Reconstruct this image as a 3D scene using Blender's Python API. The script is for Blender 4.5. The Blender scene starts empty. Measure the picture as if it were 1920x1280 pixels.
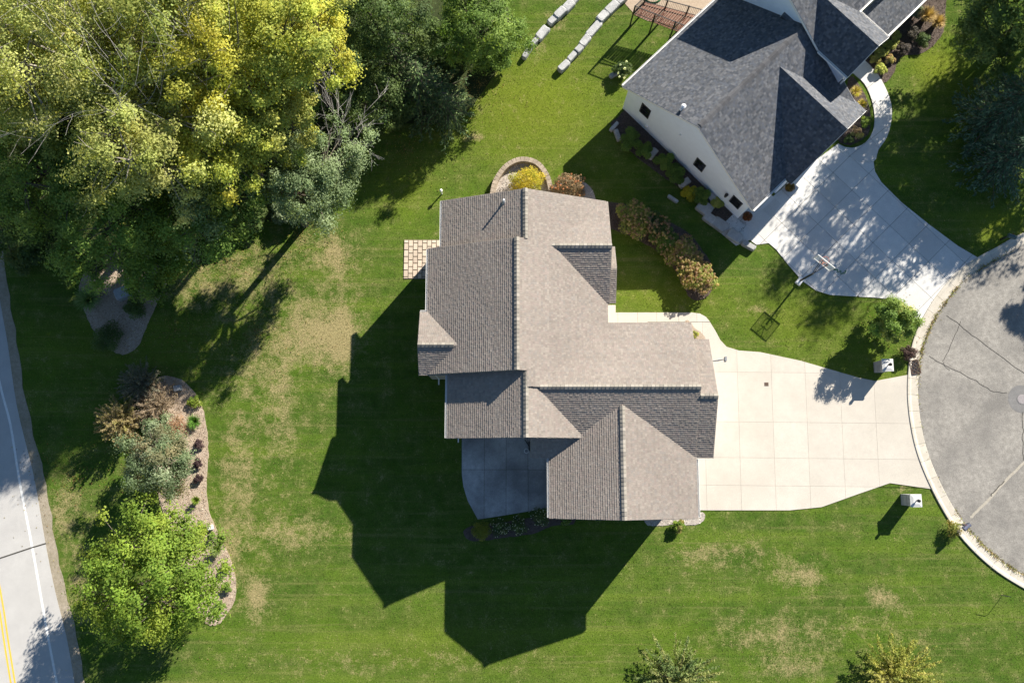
import bpy, math, random
import numpy as np
from mathutils import Vector, Matrix

# ------------------------------------------------------------------ camera, sky, sun, exposure
scn = bpy.context.scene
COL = scn.collection
FPX = 1493.0                       # focal length in photograph pixels (28 mm on a 36 mm wide frame)
CAMH = 53.5                        # drone height above the lawn
TILT = math.atan(220 / FPX)        # the drone looks a little ahead of straight down
SUN_EL = math.radians(29.2)
SUN_H = Vector((0.645, 0.764, 0)).normalized()   # horizontal direction towards the sun

cam_d = bpy.data.cameras.new("camera"); cam_d.lens = 28.0; cam_d.sensor_width = 36.0
cam_d.clip_start = 0.5; cam_d.clip_end = 2000
cam = bpy.data.objects.new("camera", cam_d); COL.objects.link(cam)
cam.location = (0, 0, CAMH); cam.rotation_euler = (TILT, 0, 0)
scn.camera = cam

world = bpy.data.worlds.new("World"); scn.world = world; world.use_nodes = True
wn = world.node_tree; wn.nodes.clear()
sky = wn.nodes.new("ShaderNodeTexSky"); sky.sky_type = 'NISHITA'; sky.sun_disc = False
sky.sun_elevation = SUN_EL; sky.sun_rotation = math.atan2(SUN_H.x, SUN_H.y)
sky.dust_density = 0.1; sky.ozone_density = 4.0; sky.air_density = 1.2
bg = wn.nodes.new("ShaderNodeBackground"); bg.inputs[1].default_value = 0.05
wo = wn.nodes.new("ShaderNodeOutputWorld")
wn.links.new(sky.outputs[0], bg.inputs[0]); wn.links.new(bg.outputs[0], wo.inputs[0])

sun_d = bpy.data.lights.new("sun", 'SUN'); sun_d.energy = 5.0; sun_d.angle = math.radians(0.5)
sun_d.color = (1.0, 0.93, 0.82)
sun = bpy.data.objects.new("sun", sun_d); COL.objects.link(sun)
SUN_DIR = Vector((SUN_H.x * math.cos(SUN_EL), SUN_H.y * math.cos(SUN_EL), math.sin(SUN_EL)))
sun.rotation_euler = (-SUN_DIR).to_track_quat('-Z', 'Y').to_euler()
sun.location = (40, 45, 60)

scn.view_settings.view_transform = 'Standard'; scn.view_settings.look = 'None'
scn.view_settings.exposure = 1.27; scn.view_settings.gamma = 1.0
scn.view_settings.use_curve_mapping = False
scn.cycles.max_bounces = 6; scn.cycles.diffuse_bounces = 3; scn.cycles.transmission_bounces = 4
scn.cycles.use_denoising = True

rng = np.random.default_rng(7)
random.seed(7)

# ------------------------------------------------------------------ helpers
def P(u, v, z=0.0):
    """photograph pixel -> point at height z"""
    dx = (u - 960) / FPX; dy = (640 - v) / FPX
    ry = dy * math.cos(TILT) + math.sin(TILT); rz = dy * math.sin(TILT) - math.cos(TILT)
    k = (z - CAMH) / rz
    return Vector((dx * k, ry * k, z))
def P2(u, v, z=0.0):
    p = P(u, v, z); return (p.x, p.y)
PX = 1 / 27.6                      # metres per photograph pixel on the lawn

def lin(c):
    return tuple((x / 12.92 if x <= 0.04045 else ((x + 0.055) / 1.055) ** 2.4) for x in c)

def link(o, parent=None):
    COL.objects.link(o)
    if parent is not None:
        o.parent = parent
    return o
def wloc(o):
    l = Vector(o.location)
    while o.parent is not None:
        o = o.parent; l = l + Vector(o.location)
    return l
def tag(o, label=None, cat=None, group=None, kind=None):
    if label: o["label"] = label
    if cat: o["category"] = cat
    if group: o["group"] = group
    if kind: o["kind"] = kind
    return o
def thing(name, loc, label, cat, group=None):
    o = bpy.data.objects.new(name, None); o.empty_display_size = 0.3
    COL.objects.link(o); o.location = Vector(loc)
    return tag(o, label, cat, group)
def mesh_obj(name, verts, faces, mat, parent=None, loc=None, smooth=False):
    """verts in world space; the object's origin is put at loc (or at its parent's origin)"""
    base = Vector(loc) if loc is not None else (wloc(parent) if parent is not None else Vector((0, 0, 0)))
    me = bpy.data.meshes.new(name)
    me.from_pydata([tuple(Vector(v) - base) for v in verts], [], faces)
    me.materials.append(mat); me.update()
    if smooth:
        me.polygons.foreach_set("use_smooth", [True] * len(me.polygons))
    o = bpy.data.objects.new(name, me)
    link(o, parent)
    o.location = base - (wloc(parent) if parent is not None else Vector((0, 0, 0)))
    return o
def inst(name, me, loc, parent=None, rotz=0.0, scale=(1, 1, 1)):
    o = bpy.data.objects.new(name, me); link(o, parent)
    o.location = Vector(loc) - (wloc(parent) if parent is not None else Vector((0, 0, 0)))
    o.rotation_euler = (0, 0, rotz); o.scale = scale
    return o

class MB:
    """collects shapes into one mesh"""
    def __init__(s): s.v = []; s.f = []
    def add(s, v, f):
        n = len(s.v); s.v += [tuple(x) for x in v]; s.f += [tuple(i + n for i in q) for q in f]
    def box(s, c, size, ax=(1, 0, 0), ay=(0, 1, 0), az=(0, 0, 1), taper=1.0):
        c = Vector(c); ax = Vector(ax) * size[0] / 2; ay = Vector(ay) * size[1] / 2; az = Vector(az) * size[2] / 2
        v = []
        for k, t in ((-1, 1.0), (1, taper)):
            for i, j in ((-1, -1), (1, -1), (1, 1), (-1, 1)):
                v.append(c + ax * i * t + ay * j * t + az * k)
        s.add(v, [(3, 2, 1, 0), (4, 5, 6, 7), (0, 1, 5, 4), (1, 2, 6, 5), (2, 3, 7, 6), (3, 0, 4, 7)])
    def prism(s, pts, z0, z1):
        n = len(pts)
        a = sum(pts[i][0] * pts[(i + 1) % n][1] - pts[(i + 1) % n][0] * pts[i][1] for i in range(n))
        if a < 0: pts = pts[::-1]
        v = [(p[0], p[1], z0) for p in pts] + [(p[0], p[1], z1) for p in pts]
        f = [tuple(range(n - 1, -1, -1)), tuple(range(n, 2 * n))]
        f += [(i, (i + 1) % n, n + (i + 1) % n, n + i) for i in range(n)]
        s.add(v, f)
    def tube(s, pts, rad, sides=6, cap=True):
        pts = [Vector(p) for p in pts]; n = len(pts); v = []
        if not isinstance(rad, (list, tuple)): rad = [rad] * n
        up = Vector((0.13, 0.21, 1)).normalized()
        for i, p in enumerate(pts):
            d = (pts[min(i + 1, n - 1)] - pts[max(i - 1, 0)])
            if d.length < 1e-6: d = Vector((0, 0, 1))
            d.normalize(); a = d.cross(up)
            if a.length < 0.05: a = d.cross(Vector((1, 0, 0)))
            a.normalize(); b = d.cross(a)
            for k in range(sides):
                t = 2 * math.pi * k / sides
                v.append(p + a * math.cos(t) * rad[i] + b * math.sin(t) * rad[i])
        f = []
        for i in range(n - 1):
            for k in range(sides):
                k2 = (k + 1) % sides
                f.append((i * sides + k, i * sides + k2, (i + 1) * sides + k2, (i + 1) * sides + k))
        if cap:
            f.append(tuple(range(sides - 1, -1, -1))); f.append(tuple((n - 1) * sides + k for k in range(sides)))
        s.add(v, f)
    def build(s, name, mat, parent=None, loc=None, smooth=False):
        return mesh_obj(name, s.v, s.f, mat, parent, loc, smooth)

def ring(c, r, n=16, ph=0.0, ry=None):
    ry = r if ry is None else ry
    return [(c[0] + r * math.cos(ph + 2 * math.pi * i / n), c[1] + ry * math.sin(ph + 2 * math.pi * i / n)) for i in range(n)]
def smoothpoly(pts, closed=True, sub=4):
    """Catmull-Rom through the points"""
    n = len(pts); out = []
    rngk = range(n) if closed else range(n - 1)
    for i in rngk:
        g = lambda k: pts[k % n] if closed else pts[max(0, min(n - 1, k))]
        p0, p1, p2, p3 = g(i - 1), g(i), g(i + 1), g(i + 2)
        for j in range(sub):
            t = j / sub
            out.append(tuple(0.5 * (2 * p1[k] + (p2[k] - p0[k]) * t + (2 * p0[k] - 5 * p1[k] + 4 * p2[k] - p3[k]) * t * t
                                    + (3 * p1[k] - p0[k] - 3 * p2[k] + p3[k]) * t ** 3) for k in range(2)))
    if not closed: out.append(tuple(pts[-1][:2]))
    return out
def clip_convex(poly, cell):
    """Sutherland-Hodgman: poly clipped by the convex counter-clockwise cell"""
    out = list(poly)
    m = len(cell)
    for i in range(m):
        a = cell[i]; b = cell[(i + 1) % m]; inp = out; out = []
        if not inp: break
        def side(p): return (b[0] - a[0]) * (p[1] - a[1]) - (b[1] - a[1]) * (p[0] - a[0])
        for j in range(len(inp)):
            p = inp[j]; q = inp[(j + 1) % len(inp)]; sp = side(p); sq = side(q)
            if sp >= 0: out.append(p)
            if (sp >= 0) != (sq >= 0):
                t = sp / (sp - sq); out.append((p[0] + (q[0] - p[0]) * t, p[1] + (q[1] - p[1]) * t))
    res = []
    for p in out:
        if not res or (abs(p[0] - res[-1][0]) + abs(p[1] - res[-1][1])) > 1e-4: res.append(p)
    if len(res) > 1 and (abs(res[0][0] - res[-1][0]) + abs(res[0][1] - res[-1][1])) < 1e-4: res.pop()
    return res
def area(poly):
    return 0.5 * sum(poly[i][0] * poly[(i + 1) % len(poly)][1] - poly[(i + 1) % len(poly)][0] * poly[i][1] for i in range(len(poly)))
def pip(x, y, poly):
    """vectorised point in polygon"""
    ins = np.zeros(x.shape, bool); n = len(poly)
    for i in range(n):
        x0, y0 = poly[i]; x1, y1 = poly[(i + 1) % n]
        c = ((y0 > y) != (y1 > y))
        if y1 != y0:
            ins ^= c & (x < (x1 - x0) * (y - y0) / (y1 - y0) + x0)
    return ins

# ------------------------------------------------------------------ materials
def new_mat(name):
    m = bpy.data.materials.new(name); m.use_nodes = True
    nt = m.node_tree; b = nt.nodes["Principled BSDF"]
    return m, nt, b
def N(nt, typ, **kw):
    n = nt.nodes.new(typ)
    for k, v in kw.items(): setattr(n, k, v)
    return n
def noise(nt, scale, detail=4, rough=0.6, vec=None, dim='3D'):
    n = N(nt, "ShaderNodeTexNoise"); n.inputs["Scale"].default_value = scale
    n.inputs["Detail"].default_value = detail; n.inputs["Roughness"].default_value = rough
    if vec is not None: nt.links.new(vec, n.inputs["Vector"])
    return n
def ramp(nt, fac, stops):
    r = N(nt, "ShaderNodeValToRGB"); e = r.color_ramp.elements
    while len(e) < len(stops): e.new(0.5)
    for i, (p, c) in enumerate(stops):
        e[i].position = p; e[i].color = (*c, 1) if len(c) == 3 else c
    nt.links.new(fac, r.inputs[0]); return r
def mix(nt, fac, a, b, blend='MIX'):
    m = N(nt, "ShaderNodeMix", data_type='RGBA', blend_type=blend)
    for sock, val in ((m.inputs[0], fac), (m.inputs[6], a), (m.inputs[7], b)):
        if hasattr(val, "links"): nt.links.new(val, sock)
        elif isinstance(val, (int, float)): sock.default_value = val
        else: sock.default_value = (*val, 1) if len(val) == 3 else val
    return m.outputs[2]
def geo_pos(nt): return N(nt, "ShaderNodeNewGeometry").outputs["Position"]
def bump(nt, b, h, strength=0.4, dist=0.02):
    bp = N(nt, "ShaderNodeBump"); bp.inputs["Strength"].default_value = strength; bp.inputs["Distance"].default_value = dist
    nt.links.new(h, bp.inputs["Height"]); nt.links.new(bp.outputs[0], b.inputs["Normal"])
def rough(b, r, spec=0.3):
    b.inputs["Roughness"].default_value = r; b.inputs["Specular IOR Level"].default_value = spec

def speckle_mat(name, c1, c2, c3=None, scale=6, fine=60, r=0.9, spec=0.2, bumps=0.3, bdist=0.01, objvar=0.0, big=0.35):
    """mottled mineral surface: large stains, grain and fine relief"""
    m, nt, b = new_mat(name); pos = geo_pos(nt)
    n1 = noise(nt, scale, 5, 0.65, pos); n2 = noise(nt, fine, 3, 0.7, pos); n3 = noise(nt, scale * 0.13, 3, 0.6, pos)
    col = mix(nt, ramp(nt, n1.outputs[0], [(0.3, (0, 0, 0)), (0.72, (1, 1, 1))]).outputs[0], c1, c2)
    col = mix(nt, ramp(nt, n3.outputs[0], [(0.42, (0, 0, 0)), (0.7, (big, big, big))]).outputs[0], col, c3 if c3 else c2)
    g = ramp(nt, n2.outputs[0], [(0.25, (0.72, 0.72, 0.72)), (0.75, (1.28, 1.28, 1.28))])
    col = mix(nt, 1.0, col, g.outputs[0], 'MULTIPLY')
    if objvar:
        oi = N(nt, "ShaderNodeObjectInfo")
        v = ramp(nt, oi.outputs["Random"], [(0, (1 - objvar,) * 3), (1, (1 + objvar * 0.6,) * 3)])
        col = mix(nt, 1.0, col, v.outputs[0], 'MULTIPLY')
    nt.links.new(col, b.inputs["Base Color"]); rough(b, r, spec)
    bump(nt, b, n2.outputs[0], bumps, bdist)
    return m
def plain_mat(name, c, r=0.6, spec=0.4, metal=0.0, var=0.12, scale=3.0):
    m, nt, b = new_mat(name); n1 = noise(nt, scale, 4, 0.6, geo_pos(nt))
    g = ramp(nt, n1.outputs[0], [(0.3, (1 - var,) * 3), (0.7, (1 + var,) * 3)])
    nt.links.new(mix(nt, 1.0, c, g.outputs[0], 'MULTIPLY'), b.inputs["Base Color"])
    rough(b, r, spec); b.inputs["Metallic"].default_value = metal
    return m
def attr_mat(name, r=0.85, spec=0.2, trans=0.0, grain=None, gain=(1, 1, 1)):
    """colour of every single piece from the mesh attribute Col"""
    m, nt, b = new_mat(name)
    a = N(nt, "ShaderNodeAttribute"); a.attribute_name = "Col"; col = a.outputs["Color"]
    if grain:
        n2 = noise(nt, grain, 3, 0.7, geo_pos(nt))
        g = ramp(nt, n2.outputs[0], [(0.25, (0.7,) * 3), (0.75, (1.3,) * 3)])
        col = mix(nt, 1.0, col, g.outputs[0], 'MULTIPLY')
    nt.links.new(col, b.inputs["Base Color"]); rough(b, r, spec)
    if trans:
        t = N(nt, "ShaderNodeBsdfTranslucent"); nt.links.new(mix(nt, 1.0, col, (1.25, 1.2, 0.55), 'MULTIPLY'), t.inputs[0])
        ms = N(nt, "ShaderNodeMixShader"); ms.inputs[0].default_value = trans
        nt.links.new(b.outputs[0], ms.inputs[1]); nt.links.new(t.outputs[0], ms.inputs[2])
        nt.links.new(ms.outputs[0], nt.nodes["Material Output"].inputs[0])
    return m

M = {}
M["concrete_warm"] = speckle_mat("concrete_warm", (0.49, 0.453, 0.395), (0.55, 0.508, 0.438), (0.43, 0.393, 0.335), 1.6, 45, bumps=0.15, objvar=0.045, big=0.6)
M["concrete_cool"] = speckle_mat("concrete_cool", (0.58, 0.57, 0.55), (0.67, 0.66, 0.63), (0.50, 0.485, 0.46), 1.6, 45, bumps=0.15, objvar=0.09, big=0.6)
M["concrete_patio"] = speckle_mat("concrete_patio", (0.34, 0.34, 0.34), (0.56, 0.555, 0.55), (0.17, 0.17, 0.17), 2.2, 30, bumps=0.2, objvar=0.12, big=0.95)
M["kerb"] = speckle_mat("kerb", (0.46, 0.42, 0.35), (0.55, 0.51, 0.44), (0.36, 0.32, 0.25), 2.0, 40, bumps=0.25, objvar=0.06)
M["road"] = speckle_mat("road", (0.40, 0.39, 0.375), (0.46, 0.45, 0.43), (0.35, 0.34, 0.33), 1.0, 50, bumps=0.3)
M["asphalt"] = speckle_mat("asphalt", (0.205, 0.192, 0.172), (0.33, 0.312, 0.28), (0.16, 0.152, 0.14), 3.0, 14, bumps=0.9, big=0.8)
M["asphalt_dark"] = speckle_mat("asphalt_dark", (0.15, 0.148, 0.145), (0.20, 0.195, 0.19), None, 3, 40)
M["tar"] = speckle_mat("tar", (0.05, 0.047, 0.042), (0.09, 0.085, 0.075), None, 8, 60)
M["crack_pale"] = speckle_mat("crack_pale", (0.30, 0.27, 0.22), (0.40, 0.37, 0.31), None, 8, 60)
M["paint_white"] = speckle_mat("paint_white", (0.74, 0.74, 0.72), (0.66, 0.66, 0.64), (0.5, 0.5, 0.48), 6, 60)
M["paint_yellow"] = speckle_mat("paint_yellow", (0.68, 0.45, 0.05), (0.6, 0.4, 0.06), None, 6, 60)
M["gravel"] = speckle_mat("gravel", (0.26, 0.22, 0.16), (0.38, 0.33, 0.26), (0.15, 0.14, 0.07), 5, 30, bumps=0.9, bdist=0.03)
M["mulch_pale"] = speckle_mat("mulch_pale", (0.34, 0.26, 0.19), (0.48, 0.40, 0.32), (0.26, 0.19, 0.135), 7, 26, bumps=0.9, bdist=0.04)
M["mulch_dark"] = speckle_mat("mulch_dark", (0.075, 0.055, 0.045), (0.14, 0.11, 0.095), (0.05, 0.04, 0.03), 7, 26, bumps=0.9, bdist=0.04)
M["pebbles"] = speckle_mat("pebbles", (0.34, 0.30, 0.26), (0.54, 0.49, 0.44), (0.24, 0.20, 0.17), 9, 24, bumps=1.0, bdist=0.05)
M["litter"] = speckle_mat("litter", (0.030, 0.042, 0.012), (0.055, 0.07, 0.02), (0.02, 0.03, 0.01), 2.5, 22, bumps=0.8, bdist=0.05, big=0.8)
M["soil_edge"] = speckle_mat("soil_edge", (0.05, 0.04, 0.025), (0.09, 0.075, 0.04), None, 6, 30)
M["paver"] = speckle_mat("paver", (0.52, 0.43, 0.33), (0.60, 0.51, 0.41), (0.42, 0.31, 0.25), 5, 50, bumps=0.3, objvar=0.16)
M["paver_joint"] = speckle_mat("paver_joint", (0.10, 0.085, 0.06), (0.15, 0.12, 0.09), None, 9, 40)
M["stone"] = speckle_mat("stone", (0.34, 0.34, 0.335), (0.52, 0.52, 0.505), (0.22, 0.225, 0.235), 2.5, 22, bumps=0.8, bdist=0.04, objvar=0.12)
M["stone_tan"] = speckle_mat("stone_tan", (0.27, 0.22, 0.165), (0.37, 0.31, 0.245), None, 4, 30, bumps=0.7, bdist=0.03, objvar=0.15)
M["boulder"] = speckle_mat("boulder", (0.25, 0.27, 0.29), (0.36, 0.38, 0.40), None, 4, 30, bumps=0.7, bdist=0.03)
M["siding_tan"] = plain_mat("siding_tan", (0.42, 0.36, 0.29), 0.7, 0.3)
M["siding_white"] = plain_mat("siding_white", (0.77, 0.84, 0.94), 0.6, 0.3, var=0.03)
M["trim"] = plain_mat("trim", (0.78, 0.77, 0.74), 0.5, 0.4, var=0.05)
M["yard_paver"] = speckle_mat("yard_paver", (0.34, 0.26, 0.19), (0.44, 0.35, 0.26), None, 4, 30)
M["trim_tan"] = plain_mat("trim_tan", (0.27, 0.24, 0.20), 0.7, 0.3, var=0.05)
M["deck_sheath"] = plain_mat("deck_sheath", (0.16, 0.14, 0.125), 0.9, 0.1)
M["deck_sheath_dark"] = plain_mat("deck_sheath_dark", (0.06, 0.06, 0.065), 0.9, 0.1)
M["glass"] = plain_mat("glass", (0.012, 0.014, 0.018), 0.08, 0.6, var=0.0)
M["black_metal"] = plain_mat("black_metal", (0.018, 0.018, 0.02), 0.45, 0.5)
M["grey_metal"] = plain_mat("grey_metal", (0.34, 0.35, 0.36), 0.4, 0.5, metal=0.6)
M["white_pvc"] = plain_mat("white_pvc", (0.75, 0.76, 0.76), 0.4, 0.5, var=0.04)
M["blue_grey_box"] = plain_mat("blue_grey_box", (0.10, 0.11, 0.16), 0.5, 0.5)
M["teal_box"] = plain_mat("teal_box", (0.035, 0.075, 0.08), 0.45, 0.5)
M["deck_wood"] = plain_mat("deck_wood", (0.20, 0.095, 0.065), 0.75, 0.2, var=0.25, scale=6)
M["terracotta"] = plain_mat("terracotta", (0.16, 0.09, 0.06), 0.8, 0.2)
M["hose"] = plain_mat("hose", (0.03, 0.16, 0.06), 0.45, 0.4)
M["rust"] = plain_mat("rust", (0.09, 0.06, 0.045), 0.8, 0.3, var=0.3, scale=9)
M["bark"] = speckle_mat("bark", (0.085, 0.070, 0.052), (0.15, 0.13, 0.105), (0.05, 0.042, 0.032), 5, 20, bumps=0.9, bdist=0.04)
M["bark_pale"] = speckle_mat("bark_pale", (0.24, 0.215, 0.18), (0.36, 0.33, 0.28), (0.14, 0.12, 0.10), 5, 20, bumps=0.9, bdist=0.04)
M["dead_wood"] = speckle_mat("dead_wood", (0.27, 0.25, 0.235), (0.40, 0.38, 0.36), None, 6, 30)
M["leaf"] = attr_mat("leaf", 0.65, 0.25, 0.42)
M["needle"] = attr_mat("needle", 0.75, 0.2, 0.12)
M["blade"] = attr_mat("blade", 0.8, 0.15, 0.25)
M["shingle"] = attr_mat("shingle", 0.95, 0.12, 0, grain=55)
m, nt, b = new_mat("ridge_shingle_tan")
oi = N(nt, "ShaderNodeObjectInfo"); r_ = ramp(nt, oi.outputs["Random"], [(0, (0.19, 0.175, 0.155)), (0.5, (0.255, 0.235, 0.20)), (1, (0.30, 0.275, 0.24))])
n_ = noise(nt, 50, 3, 0.7, geo_pos(nt)); g_ = ramp(nt, n_.outputs[0], [(0.25, (0.75,) * 3), (0.75, (1.25,) * 3)])
nt.links.new(mix(nt, 1.0, r_.outputs[0], g_.outputs[0], 'MULTIPLY'), b.inputs["Base Color"]); rough(b, 0.95, 0.12); M["cap_tan"] = m
m, nt, b = new_mat("ridge_shingle_charcoal")
oi = N(nt, "ShaderNodeObjectInfo"); r_ = ramp(nt, oi.outputs["Random"], [(0, (0.085, 0.085, 0.09)), (1, (0.13, 0.13, 0.138))])
nt.links.new(r_.outputs[0], b.inputs["Base Color"]); rough(b, 0.95, 0.12); M["cap_dark"] = m

# lawn: dry patches and lush areas come from mesh attributes, blades' own tones from noise
def lawn_mat():
    m, nt, b = new_mat("lawn"); pos = geo_pos(nt)
    big = noise(nt, 0.22, 4, 0.6, pos); mid = noise(nt, 1.0, 5, 0.65, pos); clump = noise(nt, 3.2, 5, 0.7, pos); fine = noise(nt, 11, 4, 0.75, pos); grain = noise(nt, 36, 3, 0.8, pos)
    a = N(nt, "ShaderNodeAttribute"); a.attribute_name = "dry"
    l = N(nt, "ShaderNodeAttribute"); l.attribute_name = "lush"
    def stretched(rot, sx, sy, det):
        mp = N(nt, "ShaderNodeMapping"); mp.inputs["Rotation"].default_value = (0, 0, math.radians(rot)); mp.inputs["Scale"].default_value = (sx, sy, 1); nt.links.new(pos, mp.inputs["Vector"])
        return noise(nt, 1.0, det, 0.6, mp.outputs[0])
    st1 = stretched(-5, 0.05, 0.75, 3); st2 = stretched(-7, 0.10, 3.0, 4); st3 = stretched(80, 0.07, 0.9, 3)
    fresh = (0.076, 0.140, 0.020); olive = (0.128, 0.156, 0.042); deep = (0.046, 0.086, 0.013)
    g1 = mix(nt, ramp(nt, clump.outputs[0], [(0.34, (0, 0, 0)), (0.66, (1, 1, 1))]).outputs[0], deep, fresh)
    g1 = mix(nt, ramp(nt, mid.outputs[0], [(0.40, (0, 0, 0)), (0.68, (0.85, 0.85, 0.85))]).outputs[0], g1, olive)
    g1 = mix(nt, ramp(nt, big.outputs[0], [(0.46, (0, 0, 0)), (0.68, (0.55, 0.55, 0.55))]).outputs[0], g1, (0.105, 0.180, 0.016))
    g1 = mix(nt, ramp(nt, st1.outputs[0], [(0.48, (0, 0, 0)), (0.66, (0.6, 0.6, 0.6))]).outputs[0], g1, (0.135, 0.195, 0.026))
    g1 = mix(nt, ramp(nt, st3.outputs[0], [(0.52, (0, 0, 0)), (0.70, (0.4, 0.4, 0.4))]).outputs[0], g1, (0.060, 0.110, 0.014))
    g1 = mix(nt, ramp(nt, st2.outputs[0], [(0.54, (0, 0, 0)), (0.68, (0.6, 0.6, 0.6))]).outputs[0], g1, (0.170, 0.180, 0.060))
    g1 = mix(nt, l.outputs["Fac"], g1, mix(nt, clump.outputs[0], (0.130, 0.185, 0.014), (0.215, 0.235, 0.030)))
    def madd(x, k, c):
        n_ = N(nt, "ShaderNodeMath", operation='MULTIPLY_ADD'); nt.links.new(x, n_.inputs[0]); n_.inputs[1].default_value = k
        if hasattr(c, "links"): nt.links.new(c, n_.inputs[2])
        else: n_.inputs[2].default_value = c
        return n_.outputs[0]
    d_ = madd(mid.outputs[0], 0.9, -0.84); d_ = madd(clump.outputs[0], 0.7, d_); d_ = madd(fine.outputs[0], 0.7, d_); d_ = madd(a.outputs["Fac"], 1.0, d_)
    dm = ramp(nt, d_, [(0.42, (0, 0, 0)), (0.74, (0.9, 0.9, 0.9))])
    col = mix(nt, dm.outputs[0], g1, mix(nt, fine.outputs[0], (0.22, 0.185, 0.085), (0.42, 0.34, 0.19)))
    col = mix(nt, 1.0, col, ramp(nt, fine.outputs[0], [(0.30, (0.56, 0.59, 0.56)), (0.70, (1.24, 1.22, 1.2))]).outputs[0], 'MULTIPLY')
    col = mix(nt, 1.0, col, ramp(nt, grain.outputs[0], [(0.28, (0.66, 0.69, 0.66)), (0.72, (1.26, 1.24, 1.22))]).outputs[0], 'MULTIPLY')
    nt.links.new(col, b.inputs["Base Color"]); rough(b, 0.95, 0.05)
    bump(nt, b, fine.outputs[0], 0.35, 0.04)
    return m
M["lawn"] = lawn_mat()

# ------------------------------------------------------------------ outlines of the setting (traced in the photograph, laid on the ground)
def G(pts, z=0.0): return [P2(u, v, z) for u, v in pts]
ROAD_EDGE_PX = [(-14, 450), (0, 560), (15, 645), (32, 760), (60, 875), (71, 930), (86, 1019), (104, 1108), (126, 1197), (142, 1290), (150, 1330)]
WHITE_LINE_PX = [(-30, 560), (0, 717), (20, 795), (37, 900), (61, 1025), (86, 1167), (109, 1290), (116, 1330)]
YELLOW_PX = [(-30, 960), (0, 1121), (12, 1200), (25, 1280), (33, 1330)]
KERB_IN_PX = [(1990, 430), (1920, 458), (1880, 480), (1838, 503), (1800, 533), (1766, 575), (1743, 615), (1729, 652), (1723, 692), (1721, 740), (1726, 790), (1737, 840), (1757, 892), (1787, 950), (1822, 1000), (1870, 1046), (1920, 1079), (1980, 1110)]
DRIVE_MAIN = G([(1215, 604), (1331, 604), (1341, 620), (1350, 637), (1362, 650), (1385, 657), (1425, 660), (1500, 676), (1610, 708), (1640, 714), (1704, 702), (1703, 750), (1708, 800), (1719, 845), (1752, 917), (1668, 905), (1610, 925), (1540, 950), (1480, 956), (1215, 956)])
WALK_MAIN = G([(1120, 572), (1154, 572), (1154, 586), (1296, 586), (1312, 588), (1323, 594), (1331, 603.5), (1214, 603.5), (1213, 650), (1120, 650)])
DRIVE_N = G([(1394, 418), (1408, 452), (1418, 459), (1441, 456), (1455, 468), (1478, 497), (1503, 526), (1530, 545), (1556, 553), (1640, 558), (1686, 563), (1700, 582), (1723, 612), (1735, 591), (1760, 553), (1797, 514), (1836, 485), (1795, 461), (1740, 420), (1690, 380), (1652, 342), (1640, 322), (1637, 302), (1571, 270), (1530, 300), (1470, 350)])
WALK_N = G(smoothpoly([(1566, 274), (1597, 278), (1622, 268), (1636, 246), (1639, 218), (1633, 186), (1620, 158), (1600, 139), (1590, 128), (1612, 110), (1640, 134), (1658, 162), (1670, 195), (1671, 225), (1662, 258), (1646, 282), (1637, 304), (1600, 300)], True, 3))
PATIO = G([(866, 800), (866, 888), (869, 912), (877, 938), (896, 973), (930, 968), (1040, 950), (1060, 940), (1060, 800)])
PAVERS = G([(758, 450), (850, 450), (850, 523), (758, 523)])
BED_LEFT = G(smoothpoly([(300, 706), (340, 712), (366, 738), (380, 765), (387, 800), (391, 850), (387, 900), (390, 945), (405, 990), (426, 1032), (440, 1075), (443, 1108), (433, 1140), (405, 1172), (370, 1150), (330, 1040), (300, 940), (285, 860), (265, 790), (262, 735)], True, 4))
BED_UL = G(smoothpoly([(150, 530), (196, 478), (262, 470), (312, 520), (296, 565), (274, 615), (258, 650), (236, 664), (212, 658), (184, 630), (162, 590)], True, 4))
BED_BACK = G(smoothpoly([(921, 400), (924, 362), (931, 335), (948, 311), (970, 299), (990, 298), (1010, 306), (1026, 326), (1034, 350), (1060, 335), (1100, 345), (1118, 375), (1118, 400)], True, 3))
BED_HYD = G(smoothpoly([(1125, 382), (1180, 384), (1235, 408), (1285, 432), (1312, 462), (1338, 508), (1330, 552), (1300, 562), (1282, 540), (1262, 500), (1225, 466), (1165, 436), (1125, 420)], True, 4))
BED_SW = G(smoothpoly([(1075, 955), (1040, 957), (985, 972), (930, 980), (885, 985), (869, 996), (880, 1012), (915, 1012), (955, 1006), (1000, 1000), (1035, 985), (1075, 982)], True, 3))
BED_SE = G(smoothpoly([(1215, 960), (1300, 960), (1317, 960), (1321, 969), (1314, 980), (1295, 984), (1260, 983), (1215, 985)], True, 3))
BED_N_SIDE = G([(1146, 232), (1158, 262), (1200, 300), (1240, 330), (1290, 362), (1320, 398), (1360, 440), (1385, 452), (1400, 420), (1330, 340), (1240, 270), (1172, 205)])
BED_N_FRONT = G(smoothpoly([(1612, 112), (1628, 128), (1640, 134), (1656, 156), (1674, 140), (1682, 118), (1696, 104), (1722, 102), (1748, 88), (1768, 60), (1772, 20), (1768, -30), (1700, -30), (1640, 60)], True, 3))
BED_N_LOOP = G(smoothpoly([(1590, 150), (1604, 150), (1622, 180), (1632, 215), (1630, 246), (1616, 262), (1594, 272), (1570, 262), (1580, 220)], True, 3))
BED_WALKMAIN = G(smoothpoly([(1285, 600), (1302, 615), (1316, 625), (1320, 640), (1285, 645)], True, 3))
STONE_YARD_N = G([(1180, -40), (1172, 8), (1192, 30), (1215, 40), (1340, 60), (1360, -40)])
WOOD_FLOOR = G(smoothpoly([(-60, -60), (760, -60), (900, -60), (960, 60), (900, 180), (850, 225), (770, 232), (690, 240), (640, 330), (600, 405), (560, 412), (470, 420), (400, 440), (300, 470), (180, 455), (20, 440), (-60, 420)], True, 4))

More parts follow.
